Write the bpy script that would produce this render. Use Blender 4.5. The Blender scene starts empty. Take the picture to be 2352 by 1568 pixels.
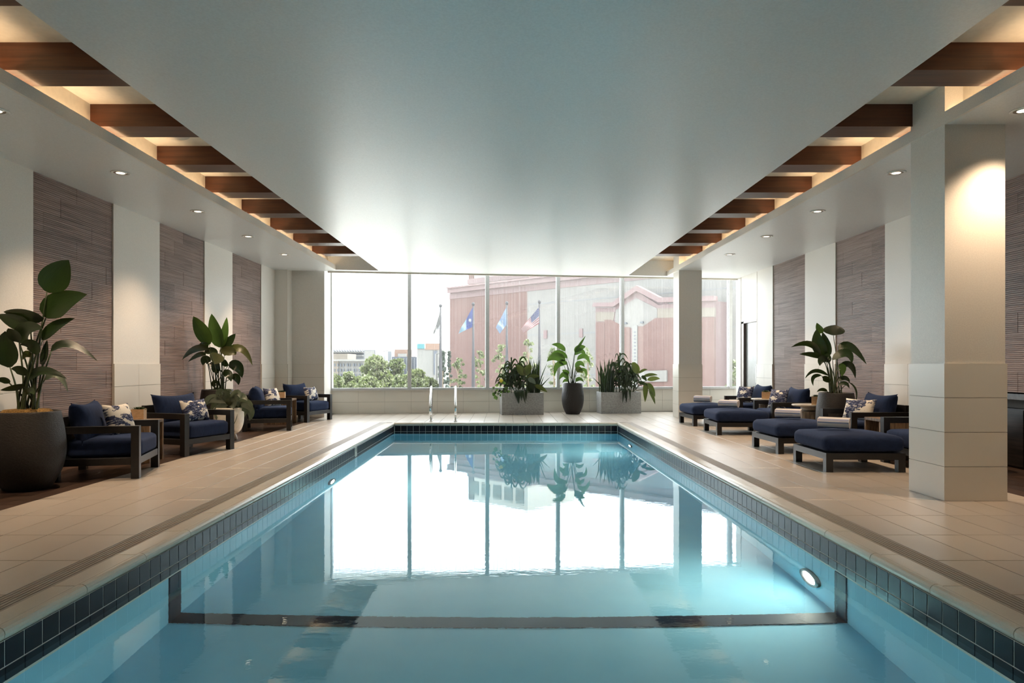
import bpy, bmesh, math, random
from mathutils import Vector, Matrix
R = random.Random(7)
sc = bpy.context.scene
C = sc.collection

# ------------------------------------------------------------------ camera
F, CX, CY, H = 1568.0, 1160.0, 837.0, 1.3
cam = bpy.data.cameras.new('camera'); cam.lens = 24; cam.sensor_width = 36
cam.shift_x = (1176 - CX) / 2352.0; cam.shift_y = (CY - 784) / 2352.0
cam.clip_start = 0.05; cam.clip_end = 2000
camo = bpy.data.objects.new('camera', cam); C.objects.link(camo)
camo.location = (0, 0, H); camo.rotation_euler = (math.pi / 2, 0, 0)
sc.camera = camo

# ------------------------------------------------------------------ world, exposure
SKY = 5.0
world = bpy.data.worlds.new('world'); sc.world = world; world.use_nodes = True
wn = world.node_tree.nodes; wn['Background'].inputs[0].default_value = (0.93, 0.97, 1.0, 1)
wn['Background'].inputs[1].default_value = SKY
sc.view_settings.view_transform = 'Standard'; sc.view_settings.look = 'None'
sc.view_settings.exposure = 0.82; sc.view_settings.gamma = 1.0
sc.view_settings.use_curve_mapping = False
cy = sc.cycles
cy.use_denoising = True; cy.max_bounces = 9; cy.diffuse_bounces = 4; cy.glossy_bounces = 4
cy.transmission_bounces = 8; cy.transparent_max_bounces = 12
cy.caustics_reflective = False; cy.caustics_refractive = True; cy.blur_glossy = 0.6
cy.sample_clamp_indirect = 8.0; cy.use_adaptive_sampling = True; cy.adaptive_threshold = 0.07

SUN = bpy.data.lights.new('hazy_sun', 'SUN'); SUN.energy = 14.0; SUN.angle = math.radians(6); SUN.color = (1, .96, .9)
suno = bpy.data.objects.new('hazy_sun', SUN); C.objects.link(suno)
suno.rotation_euler = (math.radians(36), 0, math.radians(84))   # high sun from the right, along the window wall: lights the paving, none enters the room

# sampling portal across the glazed opening (emits nothing itself)
WANG = math.atan(0.125)
pl_ = bpy.data.lights.new('window_portal', 'AREA'); pl_.shape = 'RECTANGLE'; pl_.size = 12.4; pl_.size_y = 3.9
pl_.cycles.is_portal = True
plo = bpy.data.objects.new('window_portal', pl_); C.objects.link(plo)
plo.location = (1.45, 18.58 + .125 * 1.45 - .12, 2.55); plo.rotation_euler = (math.radians(-90), 0, WANG)

CANW = 130.0      # downlight watts
COVE = 8.5       # cove strip radiance
POOLW = 175.0
WARM = (1.0, .70, .42)

# ------------------------------------------------------------------ pixel helpers
def W(px, py, Y): return Vector(((px - CX) / F * Y, Y, H - (py - CY) * Y / F))
def G(px, py, z=0.0):
    Y = F * (H - z) / (py - CY); return Vector(((px - CX) / F * Y, Y, z))

# ------------------------------------------------------------------ materials
MATS = {}
def nodes(name):
    m = bpy.data.materials.new(name); m.use_nodes = True; MATS[name] = m
    nt = m.node_tree; b = nt.nodes['Principled BSDF']
    return m, nt, b
def lk(nt, a, b): nt.links.new(a, b)
def coords(nt, kind='Object', scale=(1, 1, 1), rot=(0, 0, 0)):
    tc = nt.nodes.new('ShaderNodeTexCoord'); mp = nt.nodes.new('ShaderNodeMapping')
    mp.inputs['Scale'].default_value = scale; mp.inputs['Rotation'].default_value = rot
    lk(nt, tc.outputs[kind], mp.inputs['Vector']); return mp.outputs[0]
def wcoords(nt, scale=(1, 1, 1)):
    g = nt.nodes.new('ShaderNodeNewGeometry'); mp = nt.nodes.new('ShaderNodeMapping')
    mp.inputs['Scale'].default_value = scale; lk(nt, g.outputs['Position'], mp.inputs['Vector']); return mp.outputs[0]
def noise(nt, vec, scale=5, detail=3, rough=.5):
    n = nt.nodes.new('ShaderNodeTexNoise'); n.inputs['Scale'].default_value = scale
    n.inputs['Detail'].default_value = detail; n.inputs['Roughness'].default_value = rough
    lk(nt, vec, n.inputs['Vector']); return n.outputs['Fac']
def ramp(nt, fac, stops, interp='LINEAR'):
    r = nt.nodes.new('ShaderNodeValToRGB'); r.color_ramp.interpolation = interp
    e = r.color_ramp.elements
    while len(e) < len(stops): e.new(.5)
    for i, (p, c) in enumerate(stops):
        e[i].position = p; e[i].color = (c[0], c[1], c[2], 1)
    lk(nt, fac, r.inputs[0]); return r.outputs[0]
def mixc(nt, fac, a, b, mode='MIX'):
    m = nt.nodes.new('ShaderNodeMix'); m.data_type = 'RGBA'; m.blend_type = mode
    for i, v in ((0, fac), (6, a), (7, b)):
        if isinstance(v, (int, float)): m.inputs[i].default_value = v
        elif isinstance(v, tuple): m.inputs[i].default_value = (v[0], v[1], v[2], 1)
        else: lk(nt, v, m.inputs[i])
    return m.outputs[2]
def math_(nt, op, a, b=None):
    m = nt.nodes.new('ShaderNodeMath'); m.operation = op
    for i, v in enumerate((a, b)):
        if v is None: continue
        if isinstance(v, (int, float)): m.inputs[i].default_value = v
        else: lk(nt, v, m.inputs[i])
    return m.outputs[0]
def bump(nt, b, fac, strength=.2, dist=.01):
    bp = nt.nodes.new('ShaderNodeBump'); bp.inputs['Strength'].default_value = strength
    bp.inputs['Distance'].default_value = dist; lk(nt, fac, bp.inputs['Height']); lk(nt, bp.outputs[0], b.inputs['Normal'])
def objrand(nt):
    return nt.nodes.new('ShaderNodeObjectInfo').outputs['Random']
def plain(name, col, rough=.5, metal=0.0, spec=.5, var=0.0, nscale=20, bmp=0.0, bdist=.003):
    m, nt, b = nodes(name)
    b.inputs['Roughness'].default_value = rough; b.inputs['Metallic'].default_value = metal
    b.inputs['Specular IOR Level'].default_value = spec
    n = noise(nt, coords(nt), nscale, 4)
    d = tuple(max(0, c * (1 - .5 * var - .04)) for c in col); l = tuple(min(1, c * (1 + .5 * var + .04)) for c in col)
    lk(nt, ramp(nt, n, [(.3, d), (.7, l)]), b.inputs['Base Color'])
    if bmp: bump(nt, b, n, bmp, bdist)
    return m
def emit(name, col, strength):
    m = bpy.data.materials.new(name); m.use_nodes = True; MATS[name] = m; nt = m.node_tree
    nt.nodes.remove(nt.nodes['Principled BSDF']); e = nt.nodes.new('ShaderNodeEmission')
    e.inputs[0].default_value = (*col, 1); e.inputs[1].default_value = strength
    lk(nt, e.outputs[0], nt.nodes['Material Output'].inputs[0]); return m

plain('ceiling_paint', (.80, .82, .82), .32, spec=.55, var=.02, nscale=60, bmp=.02)
plain('wall_paint', (.80, .765, .71), .4, spec=.4, var=.03, nscale=90, bmp=.05, bdist=.002)
plain('cove_paint', (.80, .74, .64), .6)
plain('backing', (.30, .29, .27), .8)
plain('grout', (.22, .20, .175), .8)
plain('tile_joint', (.40, .37, .33), .8)
plain('pool_grout', (.78, .77, .72), .7)
plain('frame_metal', (.55, .56, .57), .45, metal=.1, var=.02)
plain('steel', (.78, .78, .77), .14, metal=1.0)
plain('dark_steel', (.12, .12, .13), .3, metal=.9)
plain('chair_frame', (.013, .012, .012), .36, spec=.5, var=.2, nscale=40)
plain('concrete', (.33, .33, .325), .75, var=.35, nscale=26, bmp=.15)
plain('soil', (.10, .045, .02), .9, var=.8, nscale=60, bmp=.6, bdist=.01)
plain('moss', (.22, .125, .03), .95, var=1.2, nscale=70, bmp=1.0, bdist=.02)
plain('ceramic_white', (.80, .76, .68), .35, var=.06)
plain('bark', (.10, .075, .05), .9, var=.5, nscale=30)
plain('stone_top', (.42, .38, .33), .35, var=.35, nscale=14)
plain('black_top', (.05, .045, .04), .25, var=.6, nscale=12)
plain('towel_core', (.75, .72, .70), .9)
plain('door_metal', (.20, .20, .19), .22, metal=.3, var=.05, nscale=6)
plain('door_frame', (.20, .17, .15), .3, metal=.6)
plain('cornice_pink', (0.0983, 0.0624, 0.0624), .7)
plain('cream_wall', (0.0998, 0.0952, 0.0889), .7, var=.06, nscale=2)
plain('far_stone', (.34, .31, .27), .8)
plain('far_white', (0.1170, 0.1154, 0.1092), .8)
plain('far_tan', (0.1014, 0.0874, 0.0702), .8)
plain('far_grey', (0.0850, 0.0920, 0.1014), .6)
plain('far_dark', (0.0328, 0.0390, 0.0523), .4)
plain('far_glass', (0.0265, 0.0328, 0.0429), .2)
plain('far_teal', (0.0164, 0.0920, 0.1045), .5)
plain('far_orange', (0.1092, 0.0663, 0.0468), .7)
plain('pole_metal', (.012, .012, .015), .8, metal=0.0)
plain('ground', (0.4576, 0.4488, 0.4224), .9, var=.2, nscale=.1)
plain('flag_white', (0.1092, 0.1092, 0.1092), .8); plain('flag_grey', (0.0390, 0.0390, 0.0374), .8); plain('flag_red', (0.0780, 0.0094, 0.0109), .8)
plain('flag_navy', (0.0062, 0.0101, 0.0390), .8); plain('flag_blue', (0.0047, 0.0125, 0.0624), .8); plain('flag_sky', (0.0585, 0.1014, 0.1326), .8)
plain('flag_pale', (0.0546, 0.0819, 0.1248), .8)
plain('succulent', (.04, .075, .025), .5, var=.8, nscale=30)
plain('yellow_flower', (.75, .62, .06), .6)
plain('lamp_trim', (.80, .80, .78), .3)
plain('lamp_can', (.75, .62, .48), .18, metal=.7)

def tilemat(name, col, rough, var=.08, fine=.04, spec=.5):
    m, nt, b = nodes(name); b.inputs['Roughness'].default_value = rough; b.inputs['Specular IOR Level'].default_value = spec
    rn = objrand(nt); n = noise(nt, wcoords(nt), 130, 3); n2 = noise(nt, wcoords(nt), 2.2, 3)
    f = math_(nt, 'ADD', math_(nt, 'MULTIPLY', rn, var), math_(nt, 'MULTIPLY', n, fine * 2))
    f = math_(nt, 'ADD', f, math_(nt, 'MULTIPLY', n2, var))
    f = math_(nt, 'ADD', f, 1 - var - fine)
    mx = nt.nodes.new('ShaderNodeVectorMath'); mx.operation = 'SCALE'; mx.inputs[0].default_value = col
    lk(nt, f, mx.inputs['Scale']); lk(nt, mx.outputs[0], b.inputs['Base Color'])
    bump(nt, b, n, .05, .002)
    return m
tilemat('deck_tile', (.56, .49, .425), .28, .09, .06, .65)
tilemat('dado_tile', (.78, .745, .68), .3, .03, .02)
tilemat('coping', (.74, .67, .57), .22, .05, .08)
tilemat('drain', (.34, .29, .24), .5, .05, .03)
tilemat('line_tile', (.006, .016, .034), .5, .3, .2, .3)
tilemat('pool_tile', (.011, .013, .022), .30, .5, .3, .3)

def woodmat(name, dark, light, axis, rough=.4, stretch=14, sc_=3.0, rnd=.35, bmp=.05, world=True):
    m, nt, b = nodes(name); b.inputs['Roughness'].default_value = rough
    s = [stretch * sc_] * 3; s[axis] = sc_
    v = wcoords(nt, tuple(s)) if world else coords(nt, 'Object', tuple(s))
    n = noise(nt, v, 1.0, 5, .6)
    f = math_(nt, 'ADD', math_(nt, 'MULTIPLY', math_(nt, 'SUBTRACT', objrand(nt), .5), rnd), n)
    lk(nt, ramp(nt, f, [(.3, dark), (.7, light)]), b.inputs['Base Color']); bump(nt, b, n, bmp, .003)
    return m
woodmat('plank_wood', (.030, .018, .013), (.095, .058, .042), 1, .34)
woodmat('beam_wood', (.055, .017, .0075), (.115, .038, .015), 0, .42, 20, 1.5)
woodmat('rib_wood', (.135, .088, .073), (.34, .240, .205), 1, .5, 40, 1.2, .16)
woodmat('table_wood', (.08, .050, .030), (.30, .20, .12), 2, .5, 6, 6, .2)
woodmat('drum_wood', (.09, .070, .050), (.34, .28, .21), 2, .6, 9, 5, .2)
woodmat('box_wood', (.50, .30, .15), (.72, .50, .30), 0, .6, 5, 12, .2)
woodmat('cabinet_wood', (.012, .009, .008), (.05, .037, .03), 1, .4, 20, 2)

def brickmat(name, c1, c2, mortar):
    m, nt, b = nodes(name); b.inputs['Roughness'].default_value = .85
    n = noise(nt, wcoords(nt), .6, 5, .7); n2 = noise(nt, wcoords(nt, (1, 1, 6)), 3, 2)
    lk(nt, ramp(nt, math_(nt, 'ADD', math_(nt, 'MULTIPLY', n, .6), math_(nt, 'MULTIPLY', n2, .4)), [(.35, c1), (.65, c2)]), b.inputs['Base Color'])
    return m
brickmat('far_brick', (.062, .031, .026), (.086, .047, .040), (.3, .3, .3))

def fabric(name, col, col2, wscale=420, sheen=.25, rough=.95):
    m, nt, b = nodes(name); b.inputs['Roughness'].default_value = rough
    b.inputs['Sheen Weight'].default_value = sheen; b.inputs['Sheen Tint'].default_value = (.45, .55, .9, 1)
    b.inputs['Sheen Roughness'].default_value = .45; b.inputs['Specular IOR Level'].default_value = .2
    n = noise(nt, coords(nt), wscale, 2); n2 = noise(nt, coords(nt, 'Object', (8, 40, 8)), 1.5, 3)
    f = math_(nt, 'ADD', math_(nt, 'MULTIPLY', n, .7), math_(nt, 'MULTIPLY', n2, .3))
    lk(nt, ramp(nt, f, [(.35, col), (.65, col2)]), b.inputs['Base Color']); bump(nt, b, n, .25, .002)
    return m
fabric('navy_fabric', (.007, .014, .043), (.020, .037, .092), sheen=.12)

def pillowmat():
    m, nt, b = nodes('pillow_print'); b.inputs['Roughness'].default_value = .9; b.inputs['Specular IOR Level'].default_value = .2
    ob = nt.nodes.new('ShaderNodeObjectInfo')
    tc = nt.nodes.new('ShaderNodeTexCoord'); av = nt.nodes.new('ShaderNodeVectorMath'); av.operation = 'ADD'
    sv = nt.nodes.new('ShaderNodeVectorMath'); sv.operation = 'SCALE'; sv.inputs[0].default_value = (9, 4, 6); lk(nt, ob.outputs['Random'], sv.inputs['Scale'])
    lk(nt, tc.outputs['Object'], av.inputs[0]); lk(nt, sv.outputs[0], av.inputs[1])
    mp = nt.nodes.new('ShaderNodeMapping'); mp.inputs['Scale'].default_value = (1, 7.0, 12.0); lk(nt, av.outputs[0], mp.inputs['Vector'])
    n = noise(nt, mp.outputs[0], 1.0, 4, .55)
    mp2 = nt.nodes.new('ShaderNodeMapping'); mp2.inputs['Scale'].default_value = (1, 25, 90); lk(nt, av.outputs[0], mp2.inputs['Vector'])
    n2 = noise(nt, mp2.outputs[0], 1.0, 3, .6)
    mask = ramp(nt, n, [(.47, (0, 0, 0)), (.505, (1, 1, 1))])
    ink = ramp(nt, n2, [(.38, (.018, .022, .05)), (.56, (.065, .085, .18)), (.66, (.55, .54, .53))])
    lk(nt, mixc(nt, mask, (.78, .74, .67), ink), b.inputs['Base Color'])
pillowmat()

def towelmat():
    m, nt, b = nodes('towel_stripe'); b.inputs['Roughness'].default_value = .95; b.inputs['Specular IOR Level'].default_value = .1
    tc = nt.nodes.new('ShaderNodeTexCoord'); sp = nt.nodes.new('ShaderNodeSeparateXYZ'); lk(nt, tc.outputs['Object'], sp.inputs[0])
    a = math_(nt, 'ARCTAN2', sp.outputs['Z'], sp.outputs['Y'])
    f = math_(nt, 'FRACT', math_(nt, 'MULTIPLY', math_(nt, 'ADD', a, 3.6), .55))
    w = (.80, .77, .76); bl = (.36, .39, .54); db = (.21, .27, .44)
    col = ramp(nt, f, [(0.0, w), (.20, w), (.22, bl), (.55, bl), (.57, w), (.63, w), (.65, db), (.80, db), (.82, w)], 'CONSTANT')
    e = math_(nt, 'GREATER_THAN', math_(nt, 'ABSOLUTE', sp.outputs['X']), .180)
    lk(nt, mixc(nt, e, col, (.74, .70, .69)), b.inputs['Base Color'])
    bump(nt, b, noise(nt, coords(nt), 260, 2), .5, .003)
towelmat()

def potmat():
    m, nt, b = nodes('pot_dark'); b.inputs['Roughness'].default_value = .5; b.inputs['Specular IOR Level'].default_value = .5
    n = noise(nt, coords(nt, 'Object', (26, 26, 70)), 1.6, 4, .65)
    lk(nt, ramp(nt, n, [(.3, (.006, .005, .0045)), (.7, (.022, .017, .0155))]), b.inputs['Base Color']); bump(nt, b, n, .7, .012)
potmat()

def leafmat(name, dark, light, spec=.5, trans=.15, rough=.35):
    m, nt, b = nodes(name); b.inputs['Roughness'].default_value = rough; b.inputs['Specular IOR Level'].default_value = spec
    uv = nt.nodes.new('ShaderNodeUVMap'); mp = nt.nodes.new('ShaderNodeMapping'); mp.inputs['Scale'].default_value = (2.0, 26, 1)
    lk(nt, uv.outputs[0], mp.inputs['Vector'])
    n = noise(nt, mp.outputs[0], 1.0, 2); n2 = noise(nt, coords(nt), 4, 2)
    f = math_(nt, 'ADD', math_(nt, 'MULTIPLY', n, .45), math_(nt, 'ADD', math_(nt, 'MULTIPLY', n2, .35), math_(nt, 'MULTIPLY', objrand(nt), .2)))
    col = ramp(nt, f, [(.35, dark), (.68, light)])
    lk(nt, col, b.inputs['Base Color']); bump(nt, b, n, .25, .006)
    t = nt.nodes.new('ShaderNodeBsdfTranslucent'); lk(nt, mixc(nt, .3, col, (.20, .34, .03)), t.inputs[0])
    mx = nt.nodes.new('ShaderNodeMixShader'); mx.inputs[0].default_value = trans
    lk(nt, b.outputs[0], mx.inputs[1]); lk(nt, t.outputs[0], mx.inputs[2]); lk(nt, mx.outputs[0], nt.nodes['Material Output'].inputs[0])
leafmat('leaf_dark', (.005, .012, .004), (.020, .045, .010), trans=.06, rough=.28)
leafmat('leaf_mid', (.025, .060, .012), (.085, .170, .035), trans=.25)
leafmat('leaf_light', (.045, .105, .020), (.150, .270, .060), trans=.35)
leafmat('leaf_grey', (.040, .058, .040), (.210, .240, .180), trans=.12, rough=.28)
leafmat('leaf_olive', (.030, .034, .008), (.095, .095, .025), trans=.2)
leafmat('strap_dark', (.008, .016, .009), (.028, .055, .022), trans=.08)
leafmat('stem_green', (.020, .030, .010), (.060, .085, .030), trans=.0)
leafmat('tree_leaf', (.050, .060, .026), (.115, .125, .062), trans=.3, rough=.6)
leafmat('pine_leaf', (.016, .026, .021), (.05, .066, .05), trans=.1, rough=.6)

def watermat():
    m = bpy.data.materials.new('water'); m.use_nodes = True; MATS['water'] = m; nt = m.node_tree
    nt.nodes.remove(nt.nodes['Principled BSDF'])
    g = nt.nodes.new('ShaderNodeBsdfGlass'); g.inputs['Color'].default_value = (.90, .985, 1.0, 1); g.inputs['Roughness'].default_value = 0.0
    g.inputs['IOR'].default_value = 1.333
    n1 = noise(nt, wcoords(nt, (1.0, 2.4, 1)), 3.2, 2); n2 = noise(nt, wcoords(nt, (1, 1.6, 1)), 17, 2)
    mk = nt.nodes.new('ShaderNodeMapRange'); mk.inputs['From Min'].default_value = 9.5; mk.inputs['From Max'].default_value = 4.5
    gp = nt.nodes.new('ShaderNodeNewGeometry'); sp = nt.nodes.new('ShaderNodeSeparateXYZ'); lk(nt, gp.outputs['Position'], sp.inputs[0])
    lk(nt, sp.outputs['Y'], mk.inputs['Value'])
    amp = math_(nt, 'ADD', math_(nt, 'MULTIPLY', mk.outputs[0], .55), .10)
    h = math_(nt, 'MULTIPLY', math_(nt, 'ADD', math_(nt, 'MULTIPLY', n1, .22), math_(nt, 'MULTIPLY', n2, .10)), amp)
    bp = nt.nodes.new('ShaderNodeBump'); bp.inputs['Strength'].default_value = .15; bp.inputs['Distance'].default_value = .02
    lk(nt, h, bp.inputs['Height']); lk(nt, bp.outputs[0], g.inputs['Normal'])
    lk(nt, g.outputs[0], nt.nodes['Material Output'].inputs[0])
watermat()
def plastermat():
    m, nt, b = nodes('pool_plaster'); b.inputs['Roughness'].default_value = .7
    n = noise(nt, wcoords(nt), 3, 3)
    lk(nt, ramp(nt, n, [(.3, (.31, .70, .91)), (.7, (.35, .74, .93))]), b.inputs['Base Color'])
plastermat()

def glassmat():
    m = bpy.data.materials.new('frit_glass'); m.use_nodes = True; MATS['frit_glass'] = m; nt = m.node_tree
    nt.nodes.remove(nt.nodes['Principled BSDF'])
    tr = nt.nodes.new('ShaderNodeBsdfTransparent'); tr.inputs[0].default_value = (.96, .98, .98, 1)
    tl = nt.nodes.new('ShaderNodeBsdfTranslucent'); tl.inputs[0].default_value = (.27, .27, .27, 1)
    gl = nt.nodes.new('ShaderNodeBsdfGlossy'); gl.inputs['Roughness'].default_value = .02
    tc = nt.nodes.new('ShaderNodeTexCoord'); sp = nt.nodes.new('ShaderNodeSeparateXYZ'); lk(nt, tc.outputs['Object'], sp.inputs[0])
    n = noise(nt, coords(nt, 'Object', (46, 1, .05)), 1.0, 3, .75)
    st = ramp(nt, n, [(.44, (0, 0, 0)), (.64, (1, 1, 1))])
    zg = nt.nodes.new('ShaderNodeMapRange'); zg.inputs['From Min'].default_value = .7; zg.inputs['From Max'].default_value = 3.6
    zg.inputs['To Min'].default_value = .05; zg.inputs['To Max'].default_value = .20; lk(nt, sp.outputs['Z'], zg.inputs['Value'])
    fac = math_(nt, 'MULTIPLY', math_(nt, 'ADD', math_(nt, 'MULTIPLY', st, .85), .22), zg.outputs[0])
    m1 = nt.nodes.new('ShaderNodeMixShader'); lk(nt, fac, m1.inputs[0]); lk(nt, tr.outputs[0], m1.inputs[1]); lk(nt, tl.outputs[0], m1.inputs[2])
    m2 = nt.nodes.new('ShaderNodeMixShader'); m2.inputs[0].default_value = .04
    lk(nt, m1.outputs[0], m2.inputs[1]); lk(nt, gl.outputs[0], m2.inputs[2]); lk(nt, m2.outputs[0], nt.nodes['Material Output'].inputs[0])
glassmat()
emit('cove_led', WARM, COVE)
emit('can_glow', (1, .82, .6), 3.0)
emit('pool_lens', (1.0, .98, .80), POOLW)

# ------------------------------------------------------------------ mesh helpers
def mesh_of(bm, name='m', smooth=False):
    me = bpy.data.meshes.new(name); bm.normal_update(); bm.to_mesh(me); bm.free()
    if smooth:
        me.polygons.foreach_set('use_smooth', [True] * len(me.polygons))
    return me
def link(name, me, mat, parent=None, loc=None, rotz=None):
    o = bpy.data.objects.new(name, me); C.objects.link(o)
    if mat is not None and me is not None and len(me.materials) == 0: me.materials.append(MATS[mat])
    if loc is not None: o.location = loc
    if rotz is not None: o.rotation_euler = (0, 0, rotz)
    if parent is not None: o.parent = parent
    return o
def tag(o, label=None, cat=None, group=None, kind=None):
    if label: o['label'] = label
    if cat: o['category'] = cat
    if group: o['group'] = group
    if kind: o['kind'] = kind
    return o
def empty(name, loc=(0, 0, 0), rotz=0.0):
    o = bpy.data.objects.new(name, None); C.objects.link(o); o.empty_display_size = .1
    o.location = loc; o.rotation_euler = (0, 0, rotz); return o
def add_box(bm, x0, x1, y0, y1, z0, z1, bev=0.0):
    vs = [bm.verts.new(p) for p in ((x0, y0, z0), (x1, y0, z0), (x1, y1, z0), (x0, y1, z0), (x0, y0, z1), (x1, y0, z1), (x1, y1, z1), (x0, y1, z1))]
    fs = [bm.faces.new([vs[i] for i in f]) for f in ((3, 2, 1, 0), (4, 5, 6, 7), (0, 1, 5, 4), (1, 2, 6, 5), (2, 3, 7, 6), (3, 0, 4, 7))]
    if bev:
        es = list({e for f in fs for e in f.edges})
        bmesh.ops.bevel(bm, geom=es, offset=bev, segments=1, affect='EDGES')
def box_mesh(x0, x1, y0, y1, z0, z1, bev=0.0):
    bm = bmesh.new(); add_box(bm, x0, x1, y0, y1, z0, z1, bev); return mesh_of(bm)
def box(name, x0, x1, y0, y1, z0, z1, mat, parent=None, bev=0.0):
    return link(name, box_mesh(x0, x1, y0, y1, z0, z1, bev), mat, parent)
def boxes(name, lst, mat, parent=None, bev=0.0):
    bm = bmesh.new()
    for b in lst: add_box(bm, *b, bev)
    return link(name, mesh_of(bm), mat, parent)
def prism_mesh(pts, z0, z1):
    bm = bmesh.new(); a = [bm.verts.new((x, y, z0)) for x, y in pts]; b = [bm.verts.new((x, y, z1)) for x, y in pts]
    bm.faces.new(a[::-1]); bm.faces.new(b); n = len(pts)
    for i in range(n): bm.faces.new((a[i], a[(i + 1) % n], b[(i + 1) % n], b[i]))
    bmesh.ops.recalc_face_normals(bm, faces=bm.faces); return mesh_of(bm)
def poly_extrude(pts3, vec):
    bm = bmesh.new(); a = [bm.verts.new(p) for p in pts3]; b = [bm.verts.new(p + vec) for p in pts3]; n = len(pts3)
    bm.faces.new(a); bm.faces.new(b[::-1])
    for i in range(n): bm.faces.new((a[i], b[i], b[(i + 1) % n], a[(i + 1) % n]))
    bmesh.ops.recalc_face_normals(bm, faces=bm.faces); return mesh_of(bm)
def lathe_mesh(prof, n=40, closed_top=False):
    bm = bmesh.new(); rings = []
    for r, z in prof:
        rings.append([bm.verts.new((r * math.cos(2 * math.pi * i / n), r * math.sin(2 * math.pi * i / n), z)) for i in range(n)])
    for a, b in zip(rings, rings[1:]):
        for i in range(n): bm.faces.new((a[i], a[(i + 1) % n], b[(i + 1) % n], b[i]))
    bm.faces.new(rings[0][::-1]); bm.faces.new(rings[-1])
    bmesh.ops.recalc_face_normals(bm, faces=bm.faces)
    return mesh_of(bm, smooth=True)
def tube_bm(bm, pts, rad, n=8):
    pts = [Vector(p) for p in pts]; rads = rad if isinstance(rad, (list, tuple)) else [rad] * len(pts)
    t0 = (pts[1] - pts[0]).normalized(); ref = Vector((0, 0, 1)) if abs(t0.z) < .9 else Vector((1, 0, 0))
    nrm = t0.cross(ref).normalized(); rings = []
    for i, p in enumerate(pts):
        t = (pts[min(i + 1, len(pts) - 1)] - pts[max(i - 1, 0)]).normalized()
        nrm = (nrm - t * nrm.dot(t)).normalized(); bi = t.cross(nrm)
        rings.append([bm.verts.new(p + rads[i] * (nrm * math.cos(2 * math.pi * k / n) + bi * math.sin(2 * math.pi * k / n))) for k in range(n)])
    for a, b in zip(rings, rings[1:]):
        for k in range(n): bm.faces.new((a[k], a[(k + 1) % n], b[(k + 1) % n], b[k]))
    bm.faces.new(rings[0][::-1]); bm.faces.new(rings[-1])
def tube_mesh(pts, rad, n=8):
    bm = bmesh.new(); tube_bm(bm, pts, rad, n); bmesh.ops.recalc_face_normals(bm, faces=bm.faces); return mesh_of(bm, smooth=True)
def smooth_path(pts, k=6):
    pts = [Vector(p) for p in pts]; out = []
    P = [pts[0] * 2 - pts[1]] + pts + [pts[-1] * 2 - pts[-2]]
    for i in range(1, len(P) - 2):
        a, b, c, d = P[i - 1], P[i], P[i + 1], P[i + 2]
        for j in range(k):
            t = j / k
            out.append(.5 * ((2 * b) + (c - a) * t + (2 * a - 5 * b + 4 * c - d) * t * t + (3 * b - a - 3 * c + d) * t ** 3))
    out.append(pts[-1]); return out
def rbox_mesh(hx, hy, hz, r, n=7, crown=0.0, sag=0.0):
    bm = bmesh.new(); bmesh.ops.create_cube(bm, size=2.0)
    bmesh.ops.subdivide_edges(bm, edges=bm.edges[:], cuts=n, use_grid_fill=True)
    hv = Vector((hx, hy, hz))
    for v in bm.verts:
        # push samples toward the rounded rims
        p = Vector([math.copysign(abs(c) ** .6, c) * h for c, h in zip(v.co, hv)])
        inner = Vector([max(-(h - r), min(h - r, c)) for c, h in zip(p, hv)])
        d = p - inner
        q = inner + (d.normalized() * r if d.length > 1e-6 else d)
        if crown and q.z > 0: q.z += crown * max(0, 1 - (q.x / hx) ** 2) * max(0, 1 - (q.y / hy) ** 2) * (q.z / hz)
        v.co = q
    return mesh_of(bm, smooth=True)
def pillow_mesh(a, b, t, pinch=.14, n=14):
    """soft square pillow: local y across, z up, x through"""
    bm = bmesh.new(); g = {}
    for side in (1, -1):
        for i in range(n + 1):
            for j in range(n + 1):
                u = 2 * i / n - 1; v = 2 * j / n - 1
                edge = i in (0, n) or j in (0, n)
                if edge and side < 0: g[(side, i, j)] = g[(1, i, j)]; continue
                y = a * u * (1 - pinch * (1 - v * v) * abs(u) ** 2); z = b * v * (1 - pinch * (1 - u * u) * abs(v) ** 2)
                x = 0 if edge else side * t * ((1 - u * u) * (1 - v * v)) ** .42
                g[(side, i, j)] = bm.verts.new((x, y, z))
        for i in range(n):
            for j in range(n):
                q = [g[(side, i, j)], g[(side, i + 1, j)], g[(side, i + 1, j + 1)], g[(side, i, j + 1)]]
                bm.faces.new(q if side > 0 else q[::-1])
    return mesh_of(bm, smooth=True)
def copy_tree(o, parent=None):
    c = o.copy(); C.objects.link(c); c.parent = parent
    for ch in list(o.children): copy_tree(ch, c)
    return c

# ------------------------------------------------------------------ room dimensions
ZC = H + 2.29                      # soffit height
XL, XR = -5.57, 6.20               # faces of the side walls
PL, PR, PF, PN = -2.465, 2.507, 15.15, 1.2     # pool walls
ZW = -0.222                        # water level
def YSLOT(x): return 17.07 + .14 * x
def YEDGE(x): return 17.35 + .14 * x
def YWIN(x): return 18.58 + .125 * x
YB = -3.2                          # back of the room
DADO = 1.312

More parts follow.
